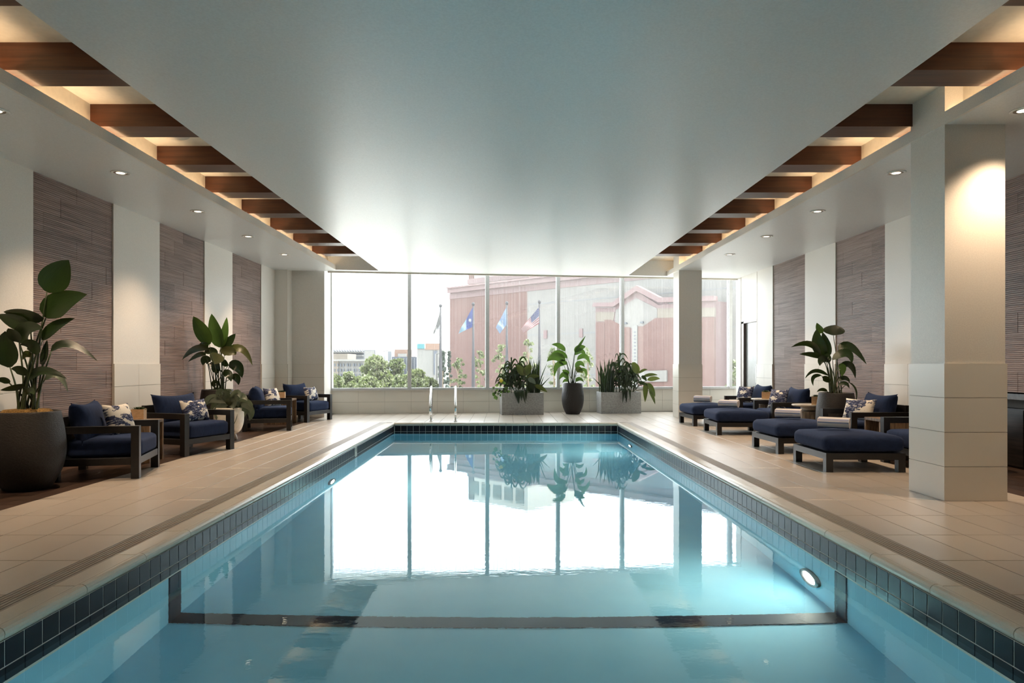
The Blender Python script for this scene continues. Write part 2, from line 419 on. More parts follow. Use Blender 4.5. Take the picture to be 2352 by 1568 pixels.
# ================================================================== FLOOR
floor = prism_mesh([(-5.9, YB), (PL - .01, YB), (PL - .01, 20.5), (-5.9, 20.5)], -.30, -.006)
fl = link('floor', floor, 'grout'); tag(fl, kind='structure')
link('floor_slab', prism_mesh([(PR + .01, YB), (8.2, YB), (8.2, 20.5), (PR + .01, 20.5)], -.30, -.006), 'grout', fl)
link('floor_slab', prism_mesh([(PL - .01, PF + .01), (PR + .01, PF + .01), (PR + .01, 20.5), (PL - .01, 20.5)], -.30, -.006), 'grout', fl)
link('floor_slab', prism_mesh([(PL - .01, YB), (PR + .01, YB), (PR + .01, PN - .01), (PL - .01, PN - .01)], -.30, -.006), 'grout', fl)
TL = .676
def tile_field(x0, x1, ncol, y0, nrow, name, gap=.007):
    w = (x1 - x0) / ncol
    me = box_mesh(-w / 2 + gap / 2, w / 2 - gap / 2, -TL / 2 + gap / 2, TL / 2 - gap / 2, -.006, 0, .0015); me.materials.append(MATS['deck_tile'])
    rest = []
    for i in range(ncol):
        for j in range(nrow):
            cx, cy_ = x0 + (i + .5) * w, y0 + (j + .5) * TL
            px = CX + F * cx / max(cy_, .1)
            if cy_ > 2.3 and -120 < px < 2470: link('deck_tile', me, None, fl, (cx, cy_, 0))
            else: rest.append((cx - w / 2 + gap / 2, cx + w / 2 - gap / 2, cy_ - TL / 2 + gap / 2, cy_ + TL / 2 - gap / 2, -.006, 0))
    if rest: tag(boxes('deck_tiling', rest, 'deck_tile', fl), kind='stuff')
DL0, DL1 = PL - .355, PL - .19      # drain strip left
DR0, DR1 = PR + .19, PR + .355
WL, WR = -4.50, 5.11                # edges of the dark plank strips
tile_field(WL, DL0, 5, 15.35 - 27 * TL, 32, 'left')
tile_field(DR1, WR, 7, 15.35 - 27 * TL, 32, 'right')
tile_field(DL0, DR1, 17, 15.35, 5, 'far')
tile_field(DL0, DR1, 17, 15.35 - 27 * TL, 6, 'near')
def planks(x0, x1, n, name):
    w = (x1 - x0) / n; L = 1.22
    me = box_mesh(-w / 2 + .0015, w / 2 - .0015, -L / 2 + .0015, L / 2 - .0015, -.006, .0005); me.materials.append(MATS['plank_wood'])
    rest = []
    for i in range(n):
        y = 2.4 - (i * .437) % L
        while y < 19.6:
            cx, cy_ = x0 + (i + .5) * w, y + L / 2; px = CX + F * cx / cy_
            if -150 < px < 2500 and cy_ < 18.6: link('plank', me, None, fl, (cx, cy_, 0))
            else: rest.append((cx - w / 2 + .0015, cx + w / 2 - .0015, cy_ - L / 2 + .0015, cy_ + L / 2 - .0015, -.006, .0005))
            y += L
    tag(boxes('plank_field', rest + [(x0, x1, YB, 1.18, -.006, 0)], 'plank_wood', fl), kind='stuff')
planks(-5.60, WL, 6, 'l'); planks(WR, 6.71, 8, 'r')

# ================================================================== POOL
basin = empty('pool_basin'); tag(basin, kind='structure')
ZB1, ZB2 = ZW - 1.08, ZW - 1.45
bm = bmesh.new()
def quad(bm, *p): return bm.faces.new([bm.verts.new(q) for q in p])
zt = -.056
quad(bm, (PL, PN, ZB1), (PR, PN, ZB1), (PR, 5.2, ZB1), (PL, 5.2, ZB1))
quad(bm, (PL, 5.2, ZB1), (PR, 5.2, ZB1), (PR, PF, ZB2), (PL, PF, ZB2))
for x in (PL, PR):
    bm.faces.new([bm.verts.new(q) for q in ((x, PN, ZB1), (x, 5.2, ZB1), (x, PF, ZB2), (x, PF, zt), (x, PN, zt))])
quad(bm, (PL, PF, ZB2), (PR, PF, ZB2), (PR, PF, zt), (PL, PF, zt))
quad(bm, (PL, PN, ZB1), (PR, PN, ZB1), (PR, PN, zt), (PL, PN, zt))
link('plaster_shell', mesh_of(bm), 'pool_plaster', basin)
TP = .1372                          # pitch of the waterline tiles
g_ = .0065
# grout band behind the waterline tiles
boxes('grout_band', [(PL, PL + .003, PN, PF, -.36, zt), (PR - .003, PR, PN, PF, -.36, zt), (PL, PR, PF - .003, PF, -.36, zt), (PL, PR, PN, PN + .003, -.36, zt)], 'pool_grout', basin)
RT0, RT1 = zt - .128, zt - .002
tm_side = box_mesh(-.006, .006, -TP / 2 + g_ / 2, TP / 2 - g_ / 2, RT0, RT1, .002); tm_side.materials.append(MATS['pool_tile'])
tm_far = box_mesh(-TP / 2 + g_ / 2, TP / 2 - g_ / 2, -.006, .006, RT0, RT1, .002); tm_far.materials.append(MATS['pool_tile'])
second = []
mark_y = 11.25
y = PF - TP * .45
marks = []
while y > PN + .1:
    for s, x in ((1, PL), (-1, PR)):
        vis = y > 2.2
        if s > 0 and abs(y - mark_y) < TP / 2: marks.append(y)
        elif vis: link('pool_tile', tm_side, None, basin, (x, y, 0))
        second.append((x - .008, x + .008, y - TP / 2 + g_ / 2, y + TP / 2 - g_ / 2, RT0 - .13, RT0 - .006))
        if not vis: second.append((x - .009, x + .009, y - TP / 2 + g_ / 2, y + TP / 2 - g_ / 2, RT0, RT1))
    y -= TP
n = int((PR - PL) / TP); x0 = (PL + PR) / 2 - n * TP / 2
for i in range(n):
    x = x0 + (i + .5) * TP
    link('pool_tile', tm_far, None, basin, (x, PF, 0))
    second.append((x - TP / 2 + g_ / 2, x + TP / 2 - g_ / 2, PF - .008, PF + .008, RT0 - .13, RT0 - .006))
tag(boxes('submerged_tile_course', second, 'pool_tile', basin), kind='stuff')
# depth marker
mk = box('depth_marker', PL - .009, PL + .010, mark_y - .066, mark_y + .066, RT0 - .03, RT1, 'ceramic_white', basin)
def text_mesh(body, size, extr=.001):
    cu = bpy.data.curves.new('t', 'FONT'); cu.body = body; cu.size = size; cu.extrude = extr; cu.align_x = 'CENTER'
    o = bpy.data.objects.new('t', cu); C.objects.link(o); dg = bpy.context.evaluated_depsgraph_get()
    me = bpy.data.meshes.new_from_object(o.evaluated_get(dg)); bpy.data.objects.remove(o); return me
num = link('depth_number', text_mesh('5', .09), 'pool_tile', mk, (PL + .0105, mark_y, RT0 + .048)); num.rotation_euler = (math.pi / 2, 0, math.pi / 2)
# dark line across the slope break, floor and walls
boxes('depth_line', [(PL, PR, 5.0, 5.17, ZB1 - .01, ZB1 + .012), (PL - .01, PL + .012, 5.0, 5.17, ZB1, -.36), (PR - .012, PR + .01, 5.0, 5.17, ZB1, -.36)], 'line_tile', basin)
# coping stones: flat back, raised bullnose over the water
prof = [(-.19, -.055), (-.19, 0), (-.075, 0), (-.062, -.001), (-.05, .006), (-.036, .011), (-.018, .010), (-.002, .003), (.009, -.010), (.012, -.025), (.009, -.040), (0, -.052), (-.006, -.055)]
CL = .66
def coping_mesh(L):
    bm = bmesh.new(); a = [bm.verts.new((x, -L / 2 + .003, z)) for x, z in prof]; b = [bm.verts.new((x, L / 2 - .003, z)) for x, z in prof]; n = len(prof)
    bm.faces.new(a); bm.faces.new(b[::-1])
    for i in range(n): bm.faces.new((a[i], b[i], b[(i + 1) % n], a[(i + 1) % n]))
    bmesh.ops.recalc_face_normals(bm, faces=bm.faces); m = mesh_of(bm); m.materials.append(MATS['coping']); return m
cm = coping_mesh(CL)
k = 0; y = 4.01 + CL / 2 - 4 * CL
while y < PF - .1:
    if y + CL / 2 < PF + .2:
        link('coping_stone', cm, None, basin, (PL, y, 0)); link('coping_stone', cm, None, basin, (PR, y, 0), math.pi)
    y += CL
last = y - CL / 2
if PF - last > .02:
    ce = coping_mesh(PF + .19 - last)
    link('coping_stone', ce, None, basin, (PL, (PF + .19 + last) / 2, 0)); link('coping_stone', ce, None, basin, (PR, (PF + .19 + last) / 2, 0), math.pi)
nf = 8; cf = coping_mesh((PR - PL - .02) / nf)
for i in range(nf): link('coping_stone', cf, None, basin, (PL + .01 + (i + .5) * (PR - PL - .02) / nf, PF, 0), -math.pi / 2)
for i in range(nf): link('coping_stone', cf, None, basin, (PL + .01 + (i + .5) * (PR - PL - .02) / nf, PN, 0), math.pi / 2)
# slotted drains beside the coping
for x0, x1 in ((DL0, DL1), (DR0, DR1)):
    box('drain_channel', x0, x1, YB, PF + .19, -.02, -.0055, 'chair_frame', basin)
    w = (x1 - x0) / 6
    for i in range(6): box('drain_bar', x0 + i * w + .004, x0 + (i + 1) * w - .003, .8, PF + .19, -.008, -.001, 'drain', basin)
# water
bm = bmesh.new(); nx, ny = 2, 4
quad(bm, (PL, PN, ZW), (PR, PN, ZW), (PR, PF, ZW), (PL, PF, ZW))
wa = link('pool_water', mesh_of(bm), 'water'); tag(wa, 'still clear blue water mirroring the tall windows', 'water', kind='stuff')
# underwater lights
ringm = lathe_mesh([(.165, 0), (.17, .012), (.165, .03), (.125, .034), (.12, .02), (.12, 0)], 32)
lensm = lathe_mesh([(.118, .006), (.116, .016), (.08, .026), (.03, .030), (.004, .031)], 32)
for (x, y, s, lab) in ((PR, 5.58, -1, 'round glowing underwater light on the near right pool wall'), (PL, 9.66, 1, 'round underwater light on the left pool wall below the depth marker'), (PR, 13.6, -1, 'small round underwater light on the far right pool wall'), (PL, 1.75, 1, 'unseen extra underwater light added to brighten the near water')):  # last fixture is an addition out of view, brightening the near water
    r = empty('pool_light', (x, y, ZW - .74)); r.rotation_euler = (0, s * math.pi / 2, 0); tag(r, lab, 'light', 'underwater pool lights')
    link('ring', ringm, 'dark_steel', r); link('lens', lensm, 'pool_lens', r)

# ================================================================== CEILING
ceil = link('ceiling', prism_mesh([(-3.08, YB), (3.17, YB), (3.17, YSLOT(3.17)), (-3.08, YSLOT(-3.08))], ZC, 4.02), 'ceiling_paint'); tag(ceil, kind='structure')
def part(name, pts, z0, z1, mat): return link(name, prism_mesh(pts, z0, z1), mat, ceil)
part('head_soffit', [(-6.2, YSLOT(-6.2)), (8.2, YSLOT(8.2)), (8.2, YEDGE(8.2)), (-6.2, YEDGE(-6.2))], ZC, 4.02, 'ceiling_paint')
LI, RI = -4.09, 4.18               # lips of the side soffits
LBk, RBk = -4.27, 4.37             # back walls of the light slots
for s, lip, bk, far in ((-1, LI, LBk, -6.0), (1, RI, RBk, 7.2)):
    a, b = sorted((lip + s * .006, far)); part('side_soffit', [(a, YB), (b, YB), (b, YSLOT(b)), (a, YSLOT(a))], ZC, ZC + .02, 'ceiling_paint')
    a, b = sorted((lip, lip - s * -.03)); part('slot_lip', [(a, YB), (b, YB), (b, YSLOT(b)), (a, YSLOT(a))], ZC - .001, ZC + .115, 'wall_paint')
    a, b = sorted((bk, bk + s * .05)); part('slot_back', [(a, YB), (b, YB), (b, YSLOT(b)), (a, YSLOT(a))], ZC + .02, 3.98, 'cove_paint')
part('slot_roof', [(-4.4, YB), (4.5, YB), (4.5, YSLOT(4.5)), (-4.4, YSLOT(-4.4))], 3.98, 4.02, 'cove_paint')
part('roof_slab', [(-6.2, YB), (8.2, YB), (8.2, YEDGE(8.2)), (-6.2, YEDGE(-6.2))], 4.02, 4.5, 'backing')
part('void_roof', [(-6.2, YEDGE(-6.2) - .1), (8.2, YEDGE(8.2) - .1), (8.2, 20.6), (-6.2, 20.6)], 4.5, 4.6, 'ceiling_paint')
part('edge_trim', [(-4.35, YEDGE(-4.35)), (6.2, YEDGE(6.2)), (6.2, YEDGE(6.2) + .03), (-4.35, YEDGE(-4.35) + .03)], ZC - .035, ZC + .02, 'cove_paint')
yb = [5.68 + 1.347 * k for k in range(-4, 8)]
bl = box_mesh(LBk, -3.08, 0, .333, 3.75, 3.98); bl.materials.append(MATS['beam_wood'])
br = box_mesh(3.17, RBk, 0, .333, 3.75, 3.98); br.materials.append(MATS['beam_wood'])
for y in yb:
    link('wood_beam', bl, None, ceil, (0, y, 0)); link('wood_beam', br, None, ceil, (0, y, 0))
for s, x, lab in ((-1, -4.21, 'warm hidden light strip in the left ceiling slot'), (1, 4.30, 'warm hidden light strip in the right ceiling slot')):
    link('light_strip', box_mesh(x - .02, x + .02, .5, YSLOT(x) - .3, ZC + .0205, ZC + .034), 'cove_led', ceil)
# round speakers in the slot roofs
spk = lathe_mesh([(.20, -.012), (.205, -.004), (.205, 0)], 36); spr = lathe_mesh([(.16, -.016), (.165, -.010), (.165, -.005)], 36)
for p, lab in ((W(1940, 323, 7.93), 'round white ceiling speaker between right slot beams'), (W(392, 318, 7.93), 'round white ceiling speaker between left slot beams')):
    r = empty('ceiling_speaker', (p.x, p.y, 3.98)); tag(r, lab, 'speaker', 'ceiling speakers'); link('rim', spk, 'cove_paint', r); link('grille', spr, 'cove_paint', r)
# recessed downlights
trim = lathe_mesh([(.075, 0), (.108, -.001), (.110, -.007), (.102, -.010), (.082, -.008), (.076, .0)], 36)
can = lathe_mesh([(.078, -.006), (.074, .0), (.06, .0), (.04, -.001), (.03, -.002)], 30)
order = {4: 'fourth', 3: 'third', 2: 'second', 1: 'first', 0: 'nearest'}
ords = ['sixth', 'fifth', 'fourth', 'third', 'second', 'first']
k = 0
for s, x, side in ((-1, -4.59, 'left'), (1, 4.67, 'right')):
    for i, y in enumerate((6.15, 8.15, 10.2, 12.2, 14.2)):
        r = empty('downlight', (x, y, ZC))
        nm = ['fifth', 'fourth', 'third', 'second', 'first'][i]
        tag(r, 'round recessed downlight in the %s soffit, %s from the windows' % (side, nm), 'downlight', 'recessed soffit downlights')
        link('trim_ring', trim, 'lamp_trim', r); link('reflector', can, 'lamp_can', r)
        link('bulb', lathe_mesh([(.058, -.002), (.05, -.006), (.004, -.007)], 20), 'can_glow', r)
        L = bpy.data.lights.new('downlight_lamp', 'SPOT'); L.energy = CANW; L.color = (1, .72, .47); L.spot_size = math.radians(100); L.spot_blend = .8; L.shadow_soft_size = .06
        lo = bpy.data.objects.new('downlight_lamp', L); C.objects.link(lo); lo.location = (0, 0, -.03); lo.parent = r

# ================================================================== SIDE WALLS
wl = box('wall_left', -6.0, -5.62, YB, 18.9, -.02, 4.5, 'backing'); tag(wl, kind='structure')
wr = box('wall_right', 6.72, 7.0, YB, 18.32, -.02, 4.5, 'backing'); tag(wr, kind='structure')
wb = box('wall_rear', -6.0, 7.2, YB - .3, YB, -.02, 4.5, 'backing'); tag(wb, kind='structure')
RH = .242; RL = .975
def rib_mesh(L, h):
    bm = bmesh.new(); n = max(1, int(round(h / .0242))); pr = [(-.02, 0)]
    for i in range(n):
        z = i * h / n; pr += [(0, z + .003), (0, z + h / n - .003), (-.006, z + h / n)]
    pr += [(-.02, h)]
    a = [bm.verts.new((x, -L / 2 + .002, z)) for x, z in pr]; b = [bm.verts.new((x, L / 2 - .002, z)) for x, z in pr]; m_ = len(pr)
    bm.faces.new(a); bm.faces.new(b[::-1])
    for i in range(m_): bm.faces.new((a[i], b[i], b[(i + 1) % m_], a[(i + 1) % m_]))
    bmesh.ops.recalc_face_normals(bm, faces=bm.faces); m = mesh_of(bm); m.materials.append(MATS['rib_wood']); return m
ribc = {}
def panel(wall, xf, rot, y0, y1, z0=0.0):
    r = 0; z = z0
    while z < ZC - .02:
        h = min(RH, ZC - z); off = (r % 3) * RL / 3 + (.11 if rot else .2)
        cuts = [y0]; y = y0 + off
        if y - y0 < .08: y += RL
        while y < y1 - .08: cuts.append(y); y += RL
        cuts.append(y1)
        for a, b in zip(cuts, cuts[1:]):
            key = (round(b - a, 3), round(h, 3))
            if key not in ribc: ribc[key] = rib_mesh(*key)
            link('rib_tile', ribc[key], None, wall, (xf + R.uniform(-.0015, .0015), (a + b) / 2, z), rot)
        z += RH; r += 1
def strip(wall, s, xf, y0, y1, xb, z0=0.0, dado=True, cols=2):
    a, b = sorted((xf, xb)); box('wall_strip', a, b, y0, y1, z0, ZC + .01, 'wall_paint', wall)
    if dado: dado_x(wall, s, xf, y0, y1, cols)
def dado_x(wall, s, xf, y0, y1, cols):
    w = (y1 - y0) / cols; h = DADO / 4
    a, b = sorted((xf - s * .002, xf + s * .004)); box('dado_grout', a, b, y0 + .001, y1 - .001, .001, DADO - .001, 'tile_joint', wall)
    for i in range(cols):
        for j in range(4):
            a, b = sorted((xf - s * .001, xf + s * .014))
            box('dado_tile', a, b, y0 + i * w + .0025, y0 + (i + 1) * w - .0025, j * h + .0025, (j + 1) * h - .0025, 'dado_tile', wall)
def dado_y(wall, x0, x1, yf, cols, n=4, h=DADO / 4, z0=0.0):
    w = (x1 - x0) / cols
    box('dado_grout', x0 + .001, x1 - .001, yf - .004, yf + .002, z0 + .001, z0 + n * h - .001, 'tile_joint', wall)
    for i in range(cols):
        for j in range(n): box('dado_tile', x0 + i * w + .0025, x0 + (i + 1) * w - .0025, yf - .014, yf + .001, z0 + j * h + .0025, z0 + (j + 1) * h - .0025, 'dado_tile', wall)
lp = [(5.11, 6.76), (8.06, 9.71), (11.01, 12.66), (13.95, 15.60)]
box('panel_backing', -5.63, -5.608, YB, 16.6, 0, ZC + .01, 'chair_frame', wl)
for a, b in lp[1:]: panel(wl, XL - .018, 0, a, b)
box('wall_strip', -5.63, XL, YB, 6.6, 0, ZC + .01, 'wall_paint', wl)
strip(wl, 1, XL, 7.35, 8.06, -5.63, cols=1); strip(wl, 1, XL, 9.71, 11.01, -5.63); strip(wl, 1, XL, 12.66, 13.95, -5.63); strip(wl, 1, XL, 15.60, 16.6, -5.63, cols=1)
pil = box('pilaster', -5.63, -5.405, 6.6, 7.35, 0, ZC + .01, 'wall_paint', wl); dado_x(wl, 1, -5.405, 6.6, 7.35, 1)
# stepped piers at the left of the window
pier = box('wall_pier', -5.63, -5.26, 16.5, 18.9, 0, 4.5, 'wall_paint', wl); dado_y(wl, -5.57, -5.26, 16.5, 1); dado_x(wl, 1, -5.26, 16.5, 16.83, 1)
link('wall_pier', prism_mesh([(-5.30, 16.85), (-4.46, 16.85), (-4.625, 18.4), (-5.30, 18.4)], 0, 4.5), 'wall_paint', wl); dado_y(wl, -5.245, -4.46, 16.85, 1)
# right wall
rp = [(8.17, 9.84), (11.14, 12.81), (14.11, 15.81)]
box('panel_backing', XR + .038, 6.75, YB, 7.0, 0, ZC + .01, 'wall_paint', wr)
for a, b in rp[1:]:
    panel(wr, XR + .018, math.pi, a, b); box('panel_backing', XR + .038, 6.75, a, b, 0, ZC + .01, 'chair_frame', wr)
box('panel_backing', XR + .038, 6.75, 7.0, 9.84, .96, ZC + .01, 'chair_frame', wr); panel(wr, XR + .018, math.pi, 7.0, 8.17, .96); panel(wr, XR + .018, math.pi, 8.17, 9.84, .96)
strip(wr, -1, XR, 9.84, 11.14, 6.75); strip(wr, -1, XR, 12.81, 14.11, 6.75); strip(wr, -1, XR, 15.81, 16.80, 6.75)
box('wall_strip', XR, 6.75, 17.96, 18.32, 0, ZC + .01, 'wall_paint', wr)
box('wall_strip', XR + .012, 6.75, 16.80, 17.96, 2.42, ZC + .01, 'wall_paint', wr)
box('wall_strip', XR - .004, XR + .2, 16.785, 16.80, DADO, ZC, 'cove_paint', wr)
# metal door
d = empty('door_1', (XR, 17.38, 0)); tag(d, kind='structure')
box('door_frame', .012, .32, -.58, -.53, 0, 2.42, 'door_frame', d); box('door_frame', .012, .32, .40, .58, 0, 2.42, 'door_frame', d); box('door_frame', .012, .32, -.58, .58, 2.37, 2.42, 'door_frame', d)
box('door_leaf', .07, .11, -.53, .53, .01, 2.37, 'door_metal', d); box('handle', .030, .048, -.44, -.42, .85, 1.25, 'steel', d); boxes('handle_post', [(.047, .071, -.438, -.422, .9, .92), (.047, .071, -.438, -.422, 1.18, 1.2)], 'steel', d)
box('backing_panel', .33, .54, -.58, .58, 0, 2.42, 'backing', d)

# ================================================================== COLUMNS
def column(xf, yf, sx, sy, label=None):
    c = box('column', xf + .012, xf + sx - .012, yf + .012, yf + sy - .012, 0, 3.98, 'wall_paint'); tag(c, kind='structure')
    h = DADO / 4
    box('dado_grout', xf + .006, xf + sx - .006, yf + .006, yf + sy - .006, .001, DADO - .002, 'tile_joint', c)
    for j in range(4):
        z0, z1 = j * h + .0025, (j + 1) * h - .0025
        box('dado_tile', xf, xf + sx, yf, yf + .011, z0, z1, 'dado_tile', c); box('dado_tile', xf, xf + sx, yf + sy - .011, yf + sy, z0, z1, 'dado_tile', c)
        box('dado_tile', xf, xf + .011, yf + .0115, yf + sy - .0115, z0, z1, 'dado_tile', c); box('dado_tile', xf + sx - .011, xf + sx, yf + .0115, yf + sy - .0115, z0, z1, 'dado_tile', c)
column(4.183, 6.50, .60, .57); column(4.215, 16.58, .58, .57)

# ================================================================== WINDOW WALL
win = empty('window_1', (0, 18.58, 0), WANG); tag(win, kind='structure')
cs = math.cos(WANG)
MX = [-4.60, -2.55, -.484, 1.448, 3.244, 4.95, 6.363, 7.6]
MX = [x / cs for x in MX]
for i, x in enumerate(MX): box('mullion', x - .045, x + .045, -.10, .06, .62, 4.5, 'frame_metal', win)
for i in range(len(MX) - 1):
    a, b = MX[i] + .045, MX[i + 1] - .045
    gp = box('pane', a + .002, b - .002, -.012, .012, .68, 4.48, 'frit_glass', win)
    box('bottom_rail', a, b, -.08, .05, .62, .68, 'frame_metal', win)
    box('glazing_bead', b - .012, b, -.045, -.012, .68, 4.48, 'lamp_trim', win)
wbk = link('wall_back', box_mesh(-4.70, 7.8, 0, .28, -.3, .62), 'wall_paint', None, (0, 18.58, 0), WANG); tag(wbk, kind='structure')
nt_ = 18; x0 = -4.62; w = .697; box('dado_grout', -4.62, 7.7, -.004, .001, .001, .609, 'tile_joint', wbk)
for i in range(nt_):
    for j in range(2):
        b = box('dado_tile', x0 + i * w + .0015, min(7.7, x0 + (i + 1) * w) - .003, -.013, .001, j * .305 + .003, (j + 1) * .305 - .003, 'dado_tile', wbk)
box('sill_cap', -4.62, 7.7, -.03, .1, .605, .622, 'dado_tile', wbk)
we = box('wall_right_return', 7.55, 7.8, 18.3, 20.2, -.02, 4.5, 'wall_paint'); tag(we, kind='structure')
box('return_wall', 6.7, 7.8, 18.28, 18.33, -.02, 4.5, 'wall_paint', we)

# ================================================================== ARMCHAIRS / OTTOMANS
LW = .085
def make_chair(w=.98, dp=.90):
    r = empty('lounge_chair')
    hx, hy = dp / 2, w / 2
    fr = []
    for sx in (1, -1):
        for sy in (1, -1):
            a, b = sorted((sx * hx, sx * (hx - LW))); c, d_ = sorted((sy * hy, sy * (hy - LW)))
            link('leg', box_mesh(a, b, c, d_, 0, .522), 'chair_frame', r)
    for sy in (1, -1):
        c, d_ = sorted((sy * hy, sy * (hy - LW))); link('armrest', box_mesh(-hx, hx, c, d_, .522, .60), 'chair_frame', r)
    e = hx - LW
    boxes('seat_frame', [(e + .01, hx - .004, -hy + LW, hy - LW, .16, .24), (-hx + .004, -e - .01, -hy + LW, hy - LW, .16, .24), (-e, e, -hy + .004, -hy + LW - .01, .16, .24), (-e, e, hy - LW + .01, hy - .004, .16, .24), (-e - .01, e + .01, -hy + LW, hy - LW, .19, .235)], 'chair_frame', r, .003)
    link('backrest', box_mesh(-hx + .005, -hx + .07, -hy + LW, hy - LW, .24, .70, .003), 'chair_frame', r)
    sc_ = link('seat_cushion', rbox_mesh((dp - .13) / 2, hy - LW - .008, .105, .055, 8, .025), 'navy_fabric', r, (.06, 0, .342))
    bc = link('back_cushion', pillow_mesh(hy - LW + .01, .25, .15, .18, 18), 'navy_fabric', r, (-hx + .24, 0, .625)); bc.rotation_euler = (0, -.24, 0)
    return r
proto = make_chair()
def place_chair(o, corner, ang, label, w=.98, dp=.90):
    """corner: floor point of the front corner nearest the camera; ang: facing direction"""
    f = Vector((math.cos(ang), math.sin(ang))); s = Vector((-f.y, f.x))
    if s.y < 0: s = -s
    c = Vector(corner) - f * dp / 2 + s * w / 2
    o.location = (c.x, c.y, .001); o.rotation_euler = (0, 0, ang); tag(o, label, 'armchair', 'navy lounge chairs')
    return o
chairs = {}
def ang_of(v):   # front edge direction near -> far  => facing toward the pool (+x)
    return math.atan2(-v[0], v[1])
lspec = [('A1', (-4.174, 7.786), (-.25, .968), 'navy cushioned black armchair beside the big dark pot on the left'),
         ('A2', (-4.515, 9.62), (.34, .94), 'navy cushioned black armchair left of the white footed planter'),
         ('A3', (-4.21, 13.43), (-.28, .96), 'navy cushioned black armchair between the white planter and the far left chair'),
         ('A4', (-4.42, 15.25), (.33, .944), 'navy cushioned black armchair nearest the window piers on the left')]
first = True
for key, cpt, v, lab in lspec:
    o = proto if first else copy_tree(proto); first = False
    chairs[key] = place_chair(o, cpt, ang_of(v), lab)
rspec = [('C1', (4.93, 14.87), 'navy cushioned armchair beside the metal door on the right'), ('C2', (4.91, 13.03), 'navy cushioned armchair between the two round tables on the right'),
         ('C3', (5.04, 10.42), 'navy cushioned armchair in front of the large pot on the right'), ('C4', (5.03, 8.66), 'navy cushioned armchair partly behind the near right column')]
for key, (xf, yc), lab in rspec:
    o = copy_tree(proto); o.location = (xf + .45, yc, .001); o.rotation_euler = (0, 0, math.pi); tag(o, lab, 'armchair', 'navy lounge chairs'); chairs[key] = o
def make_ottoman(w=.98, dp=.95):
    r = empty('ottoman'); hx, hy = dp / 2, w / 2; e = hx - LW
    for sx in (1, -1):
        for sy in (1, -1):
            a, b = sorted((sx * hx, sx * (hx - LW))); c, d_ = sorted((sy * hy, sy * (hy - LW)))
            link('leg', box_mesh(a, b, c, d_, 0, .151), 'chair_frame', r)
    boxes('frame', [(e, hx, -hy, hy, .151, .23), (-hx, -e, -hy, hy, .151, .23), (-e, e, -hy, -hy + LW, .151, .23), (-e, e, hy - LW, hy, .151, .23), (-e, e, -hy + LW, hy - LW, .19, .225)], 'chair_frame', r)
    link('cushion', rbox_mesh(hx + .01, hy + .01, .095, .075, 9, .045), 'navy_fabric', r, (0, 0, .335))
    return r
op = make_ottoman(); first = True
ospec = [('O1', 3.935, 14.87, 'navy ottoman farthest from camera, beside the far right column'), ('O2', 3.92, 13.03, 'second navy ottoman from the windows with a rolled towel'),
         ('O3', 3.955, 10.42, 'third navy ottoman from the windows with a rolled towel'), ('O4', 3.884, 8.72, 'nearest navy ottoman, running behind the near right column')]
# rolled towels
def towel_mesh():
    bm = bmesh.new(); turns = 2.6; n = 64; L = .37; out = []; inn = []
    for i in range(n + 1):
        a = 2 * math.pi * turns * i / n; r = .020 + .066 * i / n
        th = .025
        out.append((r * math.cos(a), r * math.sin(a))); inn.append(((r - th * .93) * math.cos(a) if r > th else 0.001 * math.cos(a), (r - th * .93) * math.sin(a) if r > th else .001 * math.sin(a)))
    V = {}
    for k, pts in (('o', out), ('i', inn)):
        for e, x in ((0, -L / 2), (1, L / 2)):
            for i, (y, z) in enumerate(pts): V[k, e, i] = bm.verts.new((x, y, z * .94))
    for i in range(n):
        bm.faces.new((V['o', 0, i], V['o', 1, i], V['o', 1, i + 1], V['o', 0, i + 1])); bm.faces.new((V['i', 0, i], V['i', 0, i + 1], V['i', 1, i + 1], V['i', 1, i]))
        for e in (0, 1):
            q = (V['o', e, i], V['o', e, i + 1], V['i', e, i + 1], V['i', e, i]); bm.faces.new(q if e == 0 else q[::-1])
    bm.faces.new((V['o', 0, n], V['o', 1, n], V['i', 1, n], V['i', 0, n]))
    bmesh.ops.recalc_face_normals(bm, faces=bm.faces); return mesh_of(bm, smooth=False)
tme = towel_mesh()
tlab = ['rolled striped towel on the ottoman farthest from camera', 'rolled striped towel on the second ottoman from the windows', 'rolled striped towel on the third ottoman from the windows', 'rolled blue and white striped towel on the nearest ottoman']
for i, (key, xf, yc, lab) in enumerate(ospec):
    o = op if first else copy_tree(op); first = False
    o.location = (xf + .475, yc, .001); o.rotation_euler = (0, 0, math.radians((3, -2, 1.5, -1)[i])); tag(o, lab, 'ottoman', 'navy ottomans')
    t = link('rolled_towel', tme, 'towel_stripe', None, (xf + .475 + (-.10, -.12, -.10, -.15)[i], yc + .02, .556)); t.rotation_euler = (math.radians(200), 0, math.radians((-36, -38, -33, -35)[i]))
    tag(t, tlab[i], 'towel', 'rolled towels on the ottomans')
